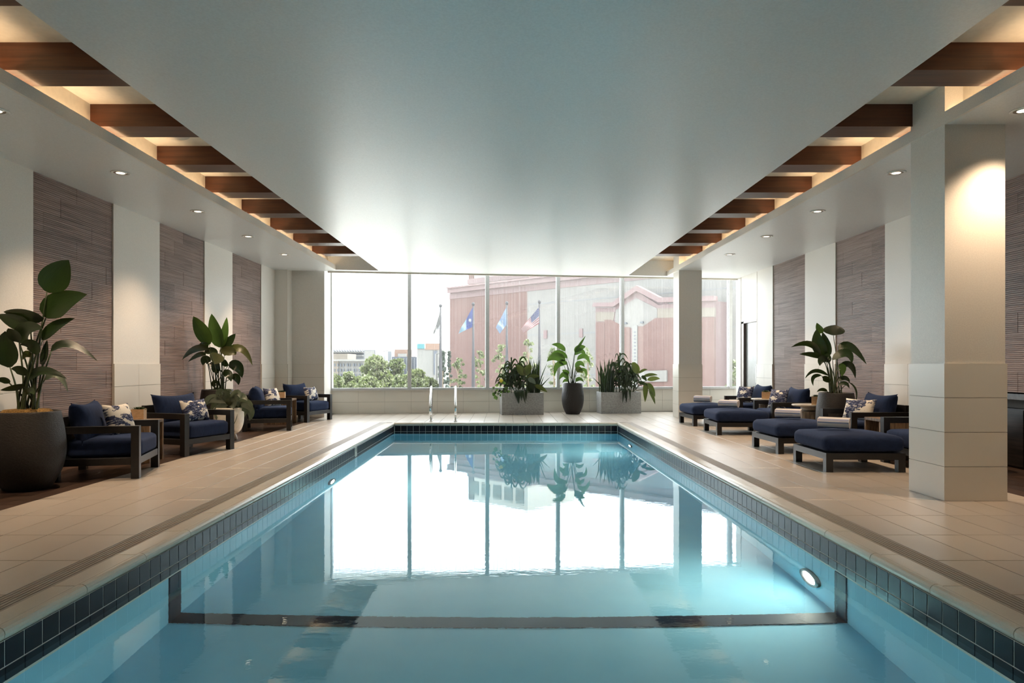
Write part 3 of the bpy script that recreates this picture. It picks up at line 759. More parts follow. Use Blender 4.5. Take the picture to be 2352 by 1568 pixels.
# printed pillows
pm = pillow_mesh(.255, .175, .085, .10, 14); pq = pillow_mesh(.20, .20, .09, .12, 14)
def pillow(key, off, yaw, tilt, lab, roll=0.0):
    c = chairs[key]; a = c.rotation_euler[2]; f = Vector((math.cos(a), math.sin(a), 0)); s = Vector((-f.y, f.x, 0))
    sq = key in ('A1', 'A3', 'C1', 'C2'); p = Vector(c.location) + f * (off[0] + .075) + s * off[1]; off = (0, 0, .640 if sq else .615); o = link('throw_pillow', pq if key in ('A1', 'A3', 'C1', 'C2') else pm, 'pillow_print', None, (p.x, p.y, off[2]))
    o.rotation_euler = (roll, tilt, a + yaw); tag(o, lab, 'pillow', 'blue and white printed pillows')
pillow('A1', (.02, .08, .60), math.radians(-28), -.35, 'white and blue printed pillow on the armchair beside the big pot')
pillow('A2', (.06, .02, .60), math.radians(2), -.35, 'white and blue printed pillow on the armchair by the white planter')
pillow('A3', (.00, .08, .60), math.radians(-38), -.35, 'white and blue printed pillow on the third left armchair')
pillow('A4', (.04, .14, .60), math.radians(6), -.35, 'white and blue printed pillow on the armchair nearest the piers')
pillow('C1', (.03, -.15, .60), math.radians(35), -.35, 'white and blue printed pillow on the armchair beside the door')
pillow('C2', (.03, -.10, .60), math.radians(35), -.35, 'white and blue printed pillow on the armchair between round tables')
pillow('C3', (.04, .05, .60), math.radians(28), -.35, 'white and blue printed pillow on the armchair before the right pot')
# ================================================================== TABLES
def slab_table(x, y, rot, lab):
    r = empty('side_table', (x, y, 0), rot); tag(r, lab, 'side table', 'wooden slab side tables')
    box('table_top', -.30, .30, -.21, .21, .515, .555, 'table_wood', r, .003)
    for s in (1, -1):
        a, b = sorted((s * .21, s * .172)); box('side_panel', -.30, .30, a, b, 0, .514, 'table_wood', r, .003)
    return r
slab_table(-5.00, 9.20, math.radians(3), 'brown slab side table between the two nearest left armchairs')
slab_table(-4.93, 14.98, math.radians(3), 'brown slab side table between the two far left armchairs')
slab_table(5.43, 9.54, 0, 'brown slab side table between the two near right armchairs')
def round_table(x, y, lab):
    r = empty('round_table', (x, y, 0)); tag(r, lab, 'side table', 'round drum side tables')
    link('table_top', lathe_mesh([(.285, .575), (.30, .585), (.30, .602), (.295, .606)], 44), 'stone_top', r)
    link('neck', lathe_mesh([(.155, .485), (.155, .575)], 36), 'stone_top', r)
    bm = bmesh.new(); n = 36
    rr = [.20 * (1 + .03 * math.sin(3 * i) + .02 * math.sin(7 * i)) for i in range(n)]
    a = [bm.verts.new((rr[i] * math.cos(2 * math.pi * i / n), rr[i] * math.sin(2 * math.pi * i / n), 0)) for i in range(n)]; b = [bm.verts.new((v.co.x, v.co.y, .485)) for v in a]
    bm.faces.new(a[::-1]); bm.faces.new(b)
    for i in range(n): bm.faces.new((a[i], a[(i + 1) % n], b[(i + 1) % n], b[i]))
    link('drum', mesh_of(bm), 'drum_wood', r)
round_table(5.34, 13.95, 'round drum side table nearest the windows on the right'); round_table(5.34, 11.95, 'round drum side table beside the large right pot')
def box_plant(x, y, z, rot, lab, s=.16):
    r = empty('succulent_box', (x, y, z), rot); tag(r, lab, 'plant box', 'small wooden plant boxes'); h = .14; t = .012
    bm = bmesh.new()
    for b in ((-s / 2, s / 2, -s / 2, -s / 2 + t, 0, h), (-s / 2, s / 2, s / 2 - t, s / 2, 0, h), (-s / 2, -s / 2 + t, -s / 2 + t, s / 2 - t, 0, h), (s / 2 - t, s / 2, -s / 2 + t, s / 2 - t, 0, h), (-s / 2 + t, s / 2 - t, -s / 2 + t, s / 2 - t, 0, .02)): add_box(bm, *b)
    link('box', mesh_of(bm), 'box_wood', r); box('soil', -s / 2 + t, s / 2 - t, -s / 2 + t, s / 2 - t, .1, .128, 'soil', r)
    bm = bmesh.new(); q = random.Random(int(x * 100) + 5)
    for k in range(3):
        cx, cy_ = q.uniform(-.035, .035), q.uniform(-.035, .035)
        for i in range(22):
            a = i * 2.4; el = .15 + 1.1 * i / 22; L = .085 * (1 - .45 * i / 22); dv = Vector((math.cos(a) * math.cos(el), math.sin(a) * math.cos(el), math.sin(el)))
            sd = Vector((-math.sin(a), math.cos(a), 0)) * .014; p0 = Vector((cx, cy_, .125)); up = dv.cross(sd).normalized() * .005
            vs = [bm.verts.new(v) for v in (p0, p0 + dv * L * .55 + sd, p0 + dv * L, p0 + dv * L * .55 - sd, p0 + dv * L * .5 + up, p0 + dv * L * .5 - up)]
            for f in ((0, 1, 4), (1, 2, 4), (2, 3, 4), (3, 0, 4), (1, 0, 5), (2, 1, 5), (3, 2, 5), (0, 3, 5)): bm.faces.new([vs[j] for j in f])
    link('succulent', mesh_of(bm), 'succulent', r)
box_plant(-4.98, 9.28, .556, .25, 'small wooden succulent box on the near left slab table')
box_plant(-4.93, 15.05, .556, .2, 'small wooden succulent box on the far left slab table')
box_plant(5.30, 13.85, .607, -.45, 'small wooden succulent box on the round table nearest the windows')
box_plant(5.40, 11.83, .607, -.45, 'small wooden succulent box on the round table beside the pot')

# ================================================================== PLANTS
def leaf_mesh(base, mid, tip, w, twist=0.0, fold=.18, nseg=10, wprof=None, cup=0.0):
    base, mid, tip = Vector(base), Vector(mid), Vector(tip); ctrl = mid * 2 - (base + tip) * .5
    bm = bmesh.new(); uvl = bm.loops.layers.uv.new('UVMap'); rows = []
    for i in range(nseg + 1):
        t = i / nseg; p = base * (1 - t) ** 2 + ctrl * 2 * t * (1 - t) + tip * t * t
        T = ((ctrl - base) * (1 - t) + (tip - ctrl) * t).normalized()
        V = (p - Vector((0, 0, H))).normalized(); wd = T.cross(V)
        wd = wd.normalized() if wd.length > 1e-3 else Vector((1, 0, 0)); nd = wd.cross(T).normalized()
        wd2 = wd * math.cos(twist) + nd * math.sin(twist); nd2 = nd * math.cos(twist) - wd * math.sin(twist)
        pr = (math.sin(math.pi * min(1, t ** .75 * .97 + .03)) ** .75) if wprof is None else wprof(t)
        hw = max(w * .5 * pr, .0008)
        rows.append([(bm.verts.new(p + wd2 * s * hw - nd2 * (fold * abs(s) + cup * s * s) * hw), (t, s)) for s in (-1, -.5, 0, .5, 1)])
    for a, b in zip(rows, rows[1:]):
        for k in range(4):
            q = (a[k], a[k + 1], b[k + 1], b[k]); f = bm.faces.new([v for v, _ in q])
            for lp_, (_, uv) in zip(f.loops, q): lp_[uvl].uv = uv
    return mesh_of(bm, smooth=True)
def strapprof(t): return min(1, t * 6 + .45) * (1 - t ** 3) ** .8
def lancet(t): return math.sin(math.pi * min(1, t * .9 + .1)) ** .9
def rel(o, me): me.transform(o.matrix_basis.inverted()); return me
POT = [(.205, 0), (.215, .006), (.262, .08), (.318, .20), (.347, .34), (.352, .46), (.338, .60), (.318, .72), (.303, .80), (.298, .812), (.278, .812), (.275, .76)]
def pot_plant(name, X, Y, scl, leaves, stems0, lab, leafm, grp, soilm='soil', prof=POT, zs=1.0, stem_r=.011, potmat_='pot_dark'):
    """leaves: (basepx, midpx or None, tippx, widthpx, dY tip, twist, material or None)"""
    r = empty(name, (X, Y, 0)); tag(r, lab, 'potted plant', grp)
    pr = [(a * scl, z * zs) for a, z in prof]
    sm = [(v.x, v.y) for v in smooth_path([(a, z, 0) for a, z in pr[1:-3]], 4)]
    link('pot', lathe_mesh([pr[0]] + sm + pr[-3:], 56), potmat_, r)
    zt_ = pr[-1][1]; rr = pr[-1][0]
    link('soil', lathe_mesh([(rr - .001, zt_ - .05), (rr - .001, zt_), (rr * .75, zt_ + (.07 if soilm == 'moss' else .025)), (.01, zt_ + (.085 if soilm == 'moss' else .03))], 32), soilm, r)
    q = random.Random(int(abs(X) * 1000)); inv = Matrix.Translation((-X, -Y, 0))
    for i, (b, m, t, w, dy, tw, mt) in enumerate(leaves):
        yb_ = Y + dy * .45; yt = Y + dy
        B = W(*b, yb_); Tp = W(*t, yt); M = W(*m, (yb_ + yt) / 2) if m else (B + Tp) / 2 + Vector((0, 0, .012 * (Tp - B).length))
        me = leaf_mesh(B, M, Tp, w * Y / F / max(.45, math.cos(tw)), tw, .22); me.transform(inv)
        link('leaf', me, mt or leafm, r)
        a = 2 * math.pi * q.random(); s0 = stems0
        S = Vector((X + (B.x - X) * .25 + s0 * math.cos(a), Y + s0 * math.sin(a), zt_ + .01))
        mid = S.lerp(B, .55); mid.x += (S.x - mid.x) * .35
        pts = smooth_path([S, mid, B], 6); me = tube_mesh(pts, [stem_r * (1 - .55 * k / (len(pts) - 1)) for k in range(len(pts))], 6); me.transform(inv)
        link('stem', me, 'stem_green', r)
    return r
o2 = 2.529
L1 = [((108, 670), (131, 632), (158, 597), 62, .05, .1, None), ((106, 729), (140, 696), (200, 676), 54, .1, .35, None), ((98, 781), (128, 750), (172, 731), 24, .12, .6, None),
      ((101, 733), (52, 722), (8, 716), 28, -.1, .5, None), ((70, 748), (35, 738), (-6, 722), 34, -.1, .3, None), ((44, 787), (62, 758), (98, 755), 36, -.15, .5, None),
      ((44, 785), (30, 765), (18, 754), 24, -.2, .6, None), ((23, 843), (14, 800), (12, 760), 44, -.15, .2, None), ((118, 806), (160, 792), (224, 829), 18, .1, .8, None),
      ((84, 814), (72, 790), (46, 792), 26, -.2, .5, None), ((97, 838), (103, 810), (108, 780), 15, .15, .3, None), ((60, 862), (45, 848), (25, 847), 20, -.2, .5, None),
      ((64, 872), (100, 853), (154, 870), 20, -.1, .7, None), ((103, 872), (132, 862), (156, 900), 16, .05, .6, 'leaf_grey'), ((58, 884), (30, 890), (0, 896), 14, -.2, .6, None),
      ((22, 880), (8, 872), (-14, 874), 14, -.1, .4, None), ((62, 905), (70, 898), (78, 906), 18, -.25, .2, None), ((100, 838), (98, 830), (96, 828), 12, .1, .3, None), ((70, 820), (60, 812), (52, 826), 16, -.1, .4, 'leaf_olive')]
pot_plant('bird_of_paradise', -5.02, 7.17, 1.0, L1, .10, 'tall broad-leaved plant in the big dark pot at the left edge', 'leaf_dark', 'potted plants', 'moss', stem_r=.014)
L2 = [((481, 791), (462, 757), (444, 726), 32, -.35, .15, 'leaf_mid'), ((506, 797), (494, 760), (486, 720), 30, -.05, .1, 'leaf_mid'), ((508, 797), (516, 765), (521, 728), 18, .1, .3, 'leaf_light'),
      ((510, 806), (526, 785), (541, 766), 20, .1, .4, None), ((515, 816), (551, 801), (580, 839), 18, .1, .6, 'leaf_olive'), ((480, 802), (448, 800), (418, 826), 15, -.75, .6, None),
      ((472, 815), (455, 814), (432, 831), 11, -.55, .6, None), ((500, 811), (496, 824), (492, 836), 32, -.2, .2, 'leaf_olive'), ((526, 842), (545, 842), (556, 868), 26, .05, .2, None),
      ((532, 868), (543, 868), (548, 884), 18, .05, .3, None), ((512, 859), (524, 860), (531, 876), 20, -.1, .3, None), ((505, 842), (497, 848), (500, 858), 26, -.15, .2, None),
      ((484, 829), (470, 826), (466, 839), 20, -.1, .3, None), ((478, 796), (466, 791), (455, 798), 14, -.3, .4, None), ((505, 804), (530, 808), (541, 815), 22, 0, .4, 'leaf_olive'),
      ((488, 830), (493, 838), (497, 850), 22, -.1, .3, None), ((490, 888), (494, 878), (502, 880), 12, -.1, .3, None), ((470, 808), (488, 806), (500, 812), 16, -.1, .4, None), ((525, 838), (515, 832), (510, 822), 14, .1, .3, None)]
pot_plant('broadleaf_plant', -5.19, 12.32, .88, L2, .08, 'upright broad-leaved plant in a dark pot behind the second left armchair', 'leaf_dark', 'potted plants', zs=1.05)
L4 = [((1914, 770), None, (1918, 746), 46, .06, .1, None), ((1895, 818), (1880, 790), (1876, 755), 30, 0, .1, None), ((1903, 818), (1898, 790), (1889, 762), 20, -.05, .3, None), ((1890, 764), (1882, 754), (1876, 741), 15, .05, .3, 'leaf_mid'),
      ((1884, 812), (1858, 788), (1817, 797), 14, 0, .6, None), ((1892, 822), (1866, 813), (1836, 813), 13, -.05, .6, None), ((1897, 824), (1886, 826), (1883, 840), 17, -.1, .3, None),
      ((1927, 805), (1952, 796), (1991, 837), 18, .05, .5, None), ((1912, 826), (1944, 811), (1957, 835), 20, -.05, .5, None), ((1928, 845), (1952, 838), (1965, 869), 15, .05, .4, None), ((1926, 843), (1934, 846), (1933, 865), 18, -.05, .3, 'leaf_mid'),
      ((1902, 862), (1872, 851), (1849, 869), 9, -.05, .4, None), ((1886, 862), (1868, 866), (1868, 886), 9, 0, .4, None), ((1922, 876), (1940, 868), (1952, 879), 11, 0, .4, None), ((1950, 878), (1966, 896), (1965, 926), 4, .05, .3, None),
      ((1925, 886), (1941, 880), (1951, 892), 9, -.05, .4, None), ((1900, 899), (1888, 894), (1876, 900), 8, -.05, .3, None), ((1905, 878), (1896, 868), (1888, 866), 14, -.1, .4, None), ((1905, 832), (1900, 820), (1910, 824), 18, -.1, .3, None)]
pot_plant('bird_of_paradise', 5.47, 11.28, .88, L4, .07, 'dark broad-leaved plant in the large pot between right armchairs', 'leaf_dark', 'potted plants', zs=1.03)
L5 = [((1298, 806), (1285, 793), (1267, 791), 12, 0, .4, None), ((1303, 822), (1284, 809), (1266, 814), 13, 0, .4, None), ((1298, 828), (1276, 818), (1256, 830), 19, -.1, .3, None), ((1295, 838), (1279, 839), (1274, 865), 13, 0, .3, None), ((1306, 859), (1299, 853), (1291, 850), 11, -.1, .3, None),
      ((1305, 871), (1295, 859), (1284, 872), 13, -.1, .3, None), ((1321, 807), (1333, 790), (1345, 771), 6, 0, .3, None), ((1320, 808), (1332, 799), (1345, 796), 15, .05, .3, None), ((1321, 815), (1334, 806), (1345, 816), 12, 0, .4, None), ((1326, 826), (1343, 818), (1355, 836), 12, .1, .4, None),
      ((1322, 844), (1332, 834), (1343, 843), 12, -.1, .3, None), ((1322, 848), (1330, 849), (1339, 856), 15, 0, .2, 'leaf_olive'), ((1327, 852), (1343, 850), (1346, 868), 8, 0, .3, None), ((1322, 876), (1331, 870), (1341, 877), 9, -.1, .3, None), ((1304, 876), (1298, 873), (1292, 879), 7, -.1, .3, None), ((1302, 836), (1290, 830), (1282, 832), 13, 0, .4, None)]
pot_plant('bird_of_paradise', 1.783, 17.98, .83, L5, .05, 'light green long-stemmed plant in the dark pot before the windows', 'leaf_mid', 'potted plants')
# white footed planter with large drooping leaves
WP = [(.06, .10), (.12, .11), (.19, .17), (.235, .29), (.245, .42), (.24, .55), (.235, .565), (.215, .565), (.21, .53)]
L3 = []
q = random.Random(11)
for px_, py_, tx, ty, mx_, my_, w in [(520, 925, 467, 938, 485, 915, 20), (520, 925, 485, 945, 497, 925, 18), (515, 918, 500, 915, 505, 902, 22), (525, 922, 510, 905, 515, 905, 20), (528, 920, 534, 898, 524, 902, 18), (530, 922, 552, 915, 545, 902, 18),
      (530, 925, 568, 920, 552, 910, 18), (532, 928, 577, 950, 567, 925, 22), (535, 935, 556, 964, 556, 940, 20), (538, 930, 573, 966, 572, 940, 22), (525, 930, 536, 940, 534, 926, 26), (520, 928, 515, 940, 512, 928, 26), (530, 935, 537, 975, 538, 950, 15),
      (522, 930, 498, 965, 500, 940, 16), (528, 930, 548, 935, 540, 922, 22), (515, 925, 478, 932, 492, 918, 14), (530, 918, 540, 905, 538, 905, 14), (526, 915, 520, 893, 518, 900, 16), (540, 925, 562, 935, 553, 920, 22), (522, 935, 526, 985, 521, 955, 12)]:
    L3.append(((px_, py_), (mx_, my_), (tx, ty), w, q.uniform(-.25, .1), q.uniform(-.5, .5), None))
p3 = pot_plant('drooping_leaf_plant', -4.74, 11.72, 1.0, L3, .05, 'grey green drooping plant in the white footed planter on the left', 'leaf_grey', 'potted plants', prof=WP, potmat_='ceramic_white', stem_r=.008)
for k in range(3):
    a = math.radians(-70 + 120 * k); me = tube_mesh([(.12 * math.cos(a), .12 * math.sin(a), .0), (.10 * math.cos(a), .10 * math.sin(a), .14)], [.038, .020], 12); link('foot', me, 'ceramic_white', p3)

# trough planters before the window
def planter(name, X, Y, lab, seed, mirror):
    r = empty(name, (X, Y, 0), WANG); tag(r, lab, 'planter', 'concrete trough planters'); q = random.Random(seed)
    wd, dp, hh, t = 1.09, .5, .567, .03
    bm = bmesh.new()
    for b in ((0, wd, 0, t, 0, hh), (0, wd, dp - t, dp, 0, hh), (0, t, t, dp - t, 0, hh), (wd - t, wd, t, dp - t, 0, hh), (t, wd - t, t, dp - t, 0, .03)): add_box(bm, *b)
    link('trough', mesh_of(bm), 'concrete', r); box('soil', t, wd - t, t, dp - t, .3, hh - .02, 'soil', r)
    inv = (Matrix.Translation((X, Y, 0)) @ Matrix.Rotation(WANG, 4, 'Z')).inverted()
    z0 = hh - .02; fx = (lambda x: wd - x) if mirror else (lambda x: x)
    def put(b, m, t_, w, tw, mat, fold=.2, prof_=None, cup=0.0, nseg=8):
        b, m, t_ = [Matrix.Translation((X, Y, 0)) @ Matrix.Rotation(WANG, 4, 'Z') @ Vector(v) for v in (b, m, t_)]
        me = leaf_mesh(b, m, t_, w, tw, fold, nseg, prof_, cup); me.transform(inv); link('leaf', me, mat, r)
    # snake plant swords
    for k in range(40):
        x = fx(q.uniform(.70, 1.03)); y = q.uniform(.08, .42); h = q.uniform(.45, .93); lean = q.gauss(0, .07) * (1.6 if k % 7 == 0 else 1)
        b = (x, y, z0); t_ = (x + lean, y + q.uniform(-.05, .05), z0 + h); m = (x + lean * .35, y, z0 + h * .55)
        put(b, m, t_, q.uniform(.030, .050), q.uniform(-.7, .7), 'strap_dark', .25, strapprof)
    for dx, h in ((.34, .42), (-.30, .72), (.26, .78), (.20, .3)):
        x = fx(.95 if dx > 0 else .78); dx = -dx if mirror else dx
        put((x, .2, z0), (x + dx * .45, .18, z0 + h * .55), (x + dx, .16, z0 + h), .028, .1, 'strap_dark', .25, strapprof)
    # corn plant canes with strap leaves
    for cx, cy_, ch in ((.28, .22, .68), (.47, .30, .76), (.18, .32, .50), (.38, .14, .44), (.56, .2, .52), (.12, .16, .34)) if not mirror else ((.30, .22, .70), (.50, .30, .95), (.18, .30, .78), (.40, .14, .56), (.62, .2, .70), (.24, .12, .40), (.56, .12, .45)):
        x = fx(cx); me = tube_mesh([(x, cy_, z0), (x + .01, cy_, z0 + ch)], .012, 6); link('stem', me, 'stem_green', r)
        for k in range(20):
            a = k * 2.4 + q.random(); zz = z0 + ch * q.uniform(.25, 1.05); L = q.uniform(.18, .32); up = q.uniform(.02, .16) + (.14 if k > 14 else 0); dr = q.uniform(.02, .26)
            dv = Vector((math.cos(a), math.sin(a) * .55, 0)); b = Vector((x, cy_, zz))
            put(b, b + dv * L * .5 + Vector((0, 0, up)), b + dv * L + Vector((0, 0, up * .6 - dr)), q.uniform(.032, .055), q.uniform(-.6, .6), 'strap_dark' if q.random() < .75 else 'leaf_dark', .2, lancet)
    # rubber plant: (base x, z), (tip x, z), leaf width, material
    rub = [((.58, 1.02), (.37, 1.29), .19, 'leaf_olive'), ((.60, 1.02), (.75, 1.30), .20, 'leaf_olive'), ((.66, .95), (.98, .99), .11, 'leaf_olive'), ((.68, .93), (.87, .79), .13, 'leaf_grey'), ((.86, .76), (1.18, .58), .12, 'leaf_olive'),
           ((.50, .84), (.30, .74), .12, 'leaf_dark'), ((.56, .86), (.44, .66), .13, 'leaf_dark'), ((.72, .82), (.80, .62), .12, 'leaf_dark'), ((.40, .62), (.43, .29), .10, 'strap_dark'), ((.34, .62), (.42, .36), .09, 'strap_dark')]
    if mirror:
        rub = [((1.00, 1.06), (.83, 1.36), .20, 'leaf_olive'), ((1.03, 1.07), (1.25, 1.17), .07, 'leaf_olive'), ((1.15, .98), (1.53, 1.02), .09, 'leaf_olive'), ((1.26, .89), (1.59, .92), .13, 'leaf_olive'), ((1.22, .82), (1.19, .30), .14, 'leaf_olive'),
               ((1.26, .80), (1.46, .44), .15, 'leaf_olive'), ((1.32, .60), (1.46, .24), .09, 'leaf_olive'), ((1.10, .98), (1.22, .86), .10, 'leaf_dark'), ((1.02, .82), (1.24, .74), .10, 'leaf_dark'), ((1.0, .95), (.88, .80), .12, 'leaf_dark'), ((.62, .62), (.66, .44), .08, 'strap_dark')]
    for k, ((bx, bz), (tx, tz), w_, mt) in enumerate(rub):
        S = Vector((min(max(bx, .3), .92), .22, z0)); yy = .02 - .01 * (k % 4); B = Vector((bx, yy, bz)); Tp = Vector((tx, yy - .05, tz))
        link('stem', tube_mesh(smooth_path([S, S.lerp(B, .5) + Vector((0, .02, .05)), B], 4), .007, 6), 'stem_green', r)
        put(B, (B + Tp) / 2 + Vector((0, -.02, .03)), Tp, w_, q.uniform(-.3, .3), mt, .15, None, .1, 9)
    # leaves hanging over the front and the side vine
    for k in range(7):
        xx = fx(q.uniform(.32, .62)); L = q.uniform(.16, .34)
        put((xx, .06, z0 + .06), (xx + q.uniform(-.02, .05), -.05, z0 + .05), (xx + q.uniform(-.02, .10), -.06, z0 + .06 - L), q.uniform(.05, .08), q.uniform(-.3, .3), 'strap_dark', .2, lancet)
    if not mirror:
        for k in range(26):
            xx = q.uniform(-.24, .22); zz = z0 + q.uniform(-.10, .30) - (max(0, -xx) * .2); yy = q.uniform(-.04, .2)
            a = q.uniform(0, 6.28); L = q.uniform(.07, .12); b = Vector((xx, yy, zz)); dv = Vector((math.cos(a), 0, -.4 + .5 * math.sin(a))).normalized()
            put(b, b + dv * L * .5 + Vector((0, -.02, .01)), b + dv * L, q.uniform(.06, .085), q.uniform(-.6, .6), q.choice(['leaf_mid', 'leaf_dark', 'leaf_light', 'leaf_mid']), .15, None, 0, 6)
        for pts in (((.10, .15, z0), (-.05, .05, z0 + .10), (-.22, .0, z0 + .16), (-.26, -.01, z0 + .05)), ((.12, .1, z0), (.0, .0, z0 + .05), (-.12, -.03, z0 - .04))):
            link('vine', tube_mesh(smooth_path(pts, 5), .005, 5), 'stem_green', r)
        fl_ = lathe_mesh([(.012, 0), (.05, .012), (.055, .016), (.02, .02)], 9); o = link('flower', fl_, 'yellow_flower', r, (-.02, .0, z0 + .33)); o.rotation_euler = (math.radians(70), 0, .2)
    else:
        for k in range(10):
            xx = q.uniform(.45, .75); b = Vector((xx, .2, z0 + q.uniform(.3, .55))); a = q.uniform(0, 6.28); dv = Vector((math.cos(a), -.2, math.sin(a) * .6))
            put(b, b + dv * .06 + Vector((0, 0, .02)), b + dv * .12, .05, .2, 'leaf_light', .15, None, 0, 6)
planter('trough_planter', -.08, 17.55, 'grey trough planter of mixed plants left of the dark pot', 3, False)
planter('trough_planter', 2.543, 18.05, 'grey trough planter of mixed plants nearest the far column', 5, True)

# ================================================================== POOL GRAB RAILS
for X, lab in ((-1.70, 'stainless steel grab rail at the far pool edge, left one'), (-1.135, 'stainless steel grab rail at the far pool edge, right one')):
    r = empty('grab_rail', (X, 15.66, 0)); tag(r, lab, 'grab rail', 'pool grab rails')
    pts = [(0, .36, 0), (0, .36, .30), (0, .36, .66), (0, .33, .75), (0, .25, .78), (0, .12, .73), (0, -.16, .58), (0, -.38, .44), (0, -.44, .34), (0, -.40, .24), (0, -.28, .19), (0, -.12, .195), (0, -.03, .18), (0, 0, .12), (0, 0, 0)]
    sk = Matrix.Rotation(.07, 4, 'Z')
    me = tube_mesh(smooth_path(pts, 5), .024, 12); me.transform(sk); link('rail', me, 'steel', r)
    fm = lathe_mesh([(.052, .002), (.055, .006), (.05, .014), (.024, .02)], 20)
    for y_ in (.36, 0): p = sk @ Vector((0, y_, 0)); link('flange', fm, 'steel', r, (p.x, p.y, 0))

# ================================================================== BUILT-IN COUNTER (right edge)
r = empty('counter_cabinet', (6.25, 8.4, 0)); tag(r, 'dark wood cabinet with stone counter behind the near right column', 'cabinet')
box('body', .16, .44, -1.38, 1.42, .002, .745, 'cabinet_wood', r); box('counter', .0, .46, -1.39, 1.43, .865, .945, 'black_top', r, .004); box('back_rail', .30, .44, -1.38, 1.42, .746, .864, 'backing', r)
for k in range(4): box('door', .140, .159, -1.36 + k * .69, -.69 + k * .69, .03, .735, 'cabinet_wood', r)
for k in range(4): box('handle', .125, .139, -.76 + k * .69, -.75 + k * .69, .35, .6, 'steel', r)
bt = link('dark_bottle', lathe_mesh([(.03, 0), (.034, .01), (.034, .10), (.028, .125), (.012, .14), (.012, .16)], 20), 'chair_frame', None, (6.36, 8.70, .946)); tag(bt, 'small dark bottle standing on the stone counter by the column', 'bottle')

# ================================================================== OUTSIDE
gr = box('ground', -400, 500, 19.6, 900, -7.5, -7.0, 'ground'); tag(gr, kind='structure')
A_ = Vector(((1033 - CX) / F * 75, 75, 0)); kx = .971
def face_pt(px, off=0.0):
    u = (px - CX) / F; Y0 = 75 * (1 + kx * (1033 - CX) / F); Y = (Y0 - off) / (1 + kx * u); return Vector((u * Y, Y, 0))
e_ = (face_pt(1600) - face_pt(1033)).normalized(); nrm_ = Vector((-e_.y, e_.x, 0))
if nrm_.y < 0: nrm_ = -nrm_          # points away from the camera
def fp(px, py, off=0.0):
    p = face_pt(px, off); p.z = H - (py - CY) * p.y / F; return p
mall = empty('brick_building', face_pt(1033)); tag(mall, 'large red brick building with cream wall panels behind the flags', 'building')
minv = Matrix.Translation(-face_pt(1033))
def bpart(name, pts, depth, mat):
    me = poly_extrude(pts, nrm_ * depth); me.transform(minv); return link(name, me, mat, mall)
def band(name, p0, p1, z0, z1, depth, off, mat):
    a, b = face_pt(p0, off), face_pt(p1, off); return bpart(name, [Vector((a.x, a.y, z0)), Vector((b.x, b.y, z0)), Vector((b.x, b.y, z1)), Vector((a.x, a.y, z1))], depth, mat)
ZT = H + (CY - 668) * 75 / F
band('brick_wall', 1033, 1211, -7, ZT - .9, 30, 0, 'far_brick'); band('cream_wall', 1211, 1780, -7, ZT - .9, 30, 0, 'cream_wall')
band('frieze', 1032, 1780, ZT - .9, ZT - .3, 30, .1, 'cornice_pink'); band('cornice', 1027, 1780, ZT - .3, ZT + .15, 31, .8, 'cornice_pink'); band('cornice_cap', 1025, 1780, ZT + .15, ZT + .3, 31, 1.1, 'cornice_pink')
for zz in (ZT - 2.2, ZT - 5.2, ZT - 9): band('panel_joint', 1211, 1780, zz - .03, zz + .03, .2, .03, 'far_grey')
for px_ in (1248, 1330): band('wall_sign', px_, px_ + 8, ZT - 5.6, ZT - 4.8, .2, .1, 'cornice_pink')
# upper block
band('upper_block', 1076, 1212, ZT + .3, ZT + 4.6, 8, -6, 'far_stone'); band('upper_pier', 1076, 1088, ZT + .3, ZT + 4.6, .3, -5.9, 'far_brick'); band('upper_band', 1073, 1214, ZT + 1.2, ZT + 1.8, 8.2, -5.8, 'cornice_pink')
for i in range(5): band('window', 1080 + i * 26, 1098 + i * 26, ZT + 2.3, ZT + 3.8, .3, -5.85, 'far_tan')
# gabled portal
OF = 3.2
def P(px, py, o=OF): return fp(px, py, o)
bpart('portal_wall', [P(1368, 960), P(1640, 960), P(1640, 690), P(1512, 700), P(1462, 668), P(1412, 706), P(1368, 706)], 4, 'cornice_pink')
bpart('portal_cornice', [P(1360, 704, OF + .5), P(1408, 704, OF + .5), P(1461, 668, OF + .5), P(1512, 694, OF + .5), P(1640, 690, OF + .5), P(1640, 679, OF + .5), P(1516, 683, OF + .5), P(1461, 655, OF + .5), P(1405, 694, OF + .5), P(1362, 695, OF + .5)], .6, 'cornice_pink')
bpart('gable_panel', [P(1411, 760, OF + .06), P(1414, 712, OF + .06), P(1461, 684, OF + .06), P(1509, 708, OF + .06), P(1509, 732, OF + .06), P(1478, 750, OF + .06), P(1461, 753, OF + .06), P(1435, 753, OF + .06)], .3, 'cream_wall')
bpart('stone_band', [P(1369, 738, OF + .06), P(1388, 738, OF + .06), P(1408, 738, OF + .06), P(1412, 716, OF + .06), P(1369, 716, OF + .06)], .3, 'far_tan')
bpart('stone_band', [P(1510, 730, OF + .06), P(1640, 727, OF + .06), P(1640, 706, OF + .06), P(1510, 708, OF + .06)], .3, 'far_tan')
bpart('brick_pier', [P(1369, 960, OF + .12), P(1388, 960, OF + .12), P(1388, 740, OF + .12), P(1369, 740, OF + .12)], .5, 'far_brick')
bpart('brick_face', [P(1388, 960, OF + .08), P(1447, 960, OF + .08), P(1447, 751, OF + .08), P(1434, 751, OF + .08), P(1404, 734, OF + .08), P(1388, 734, OF + .08)], .3, 'far_brick')
bpart('brick_face', [P(1465, 960, OF + .08), P(1640, 960, OF + .08), P(1640, 728, OF + .08), P(1505, 730, OF + .08), P(1477, 749, OF + .08), P(1465, 749, OF + .08)], .3, 'far_brick')
bpart('sign_board', [P(1468, 877, OF + .3), P(1531, 876, OF + .3), P(1531, 850, OF + .3), P(1468, 852, OF + .3)], .2, 'cream_wall')
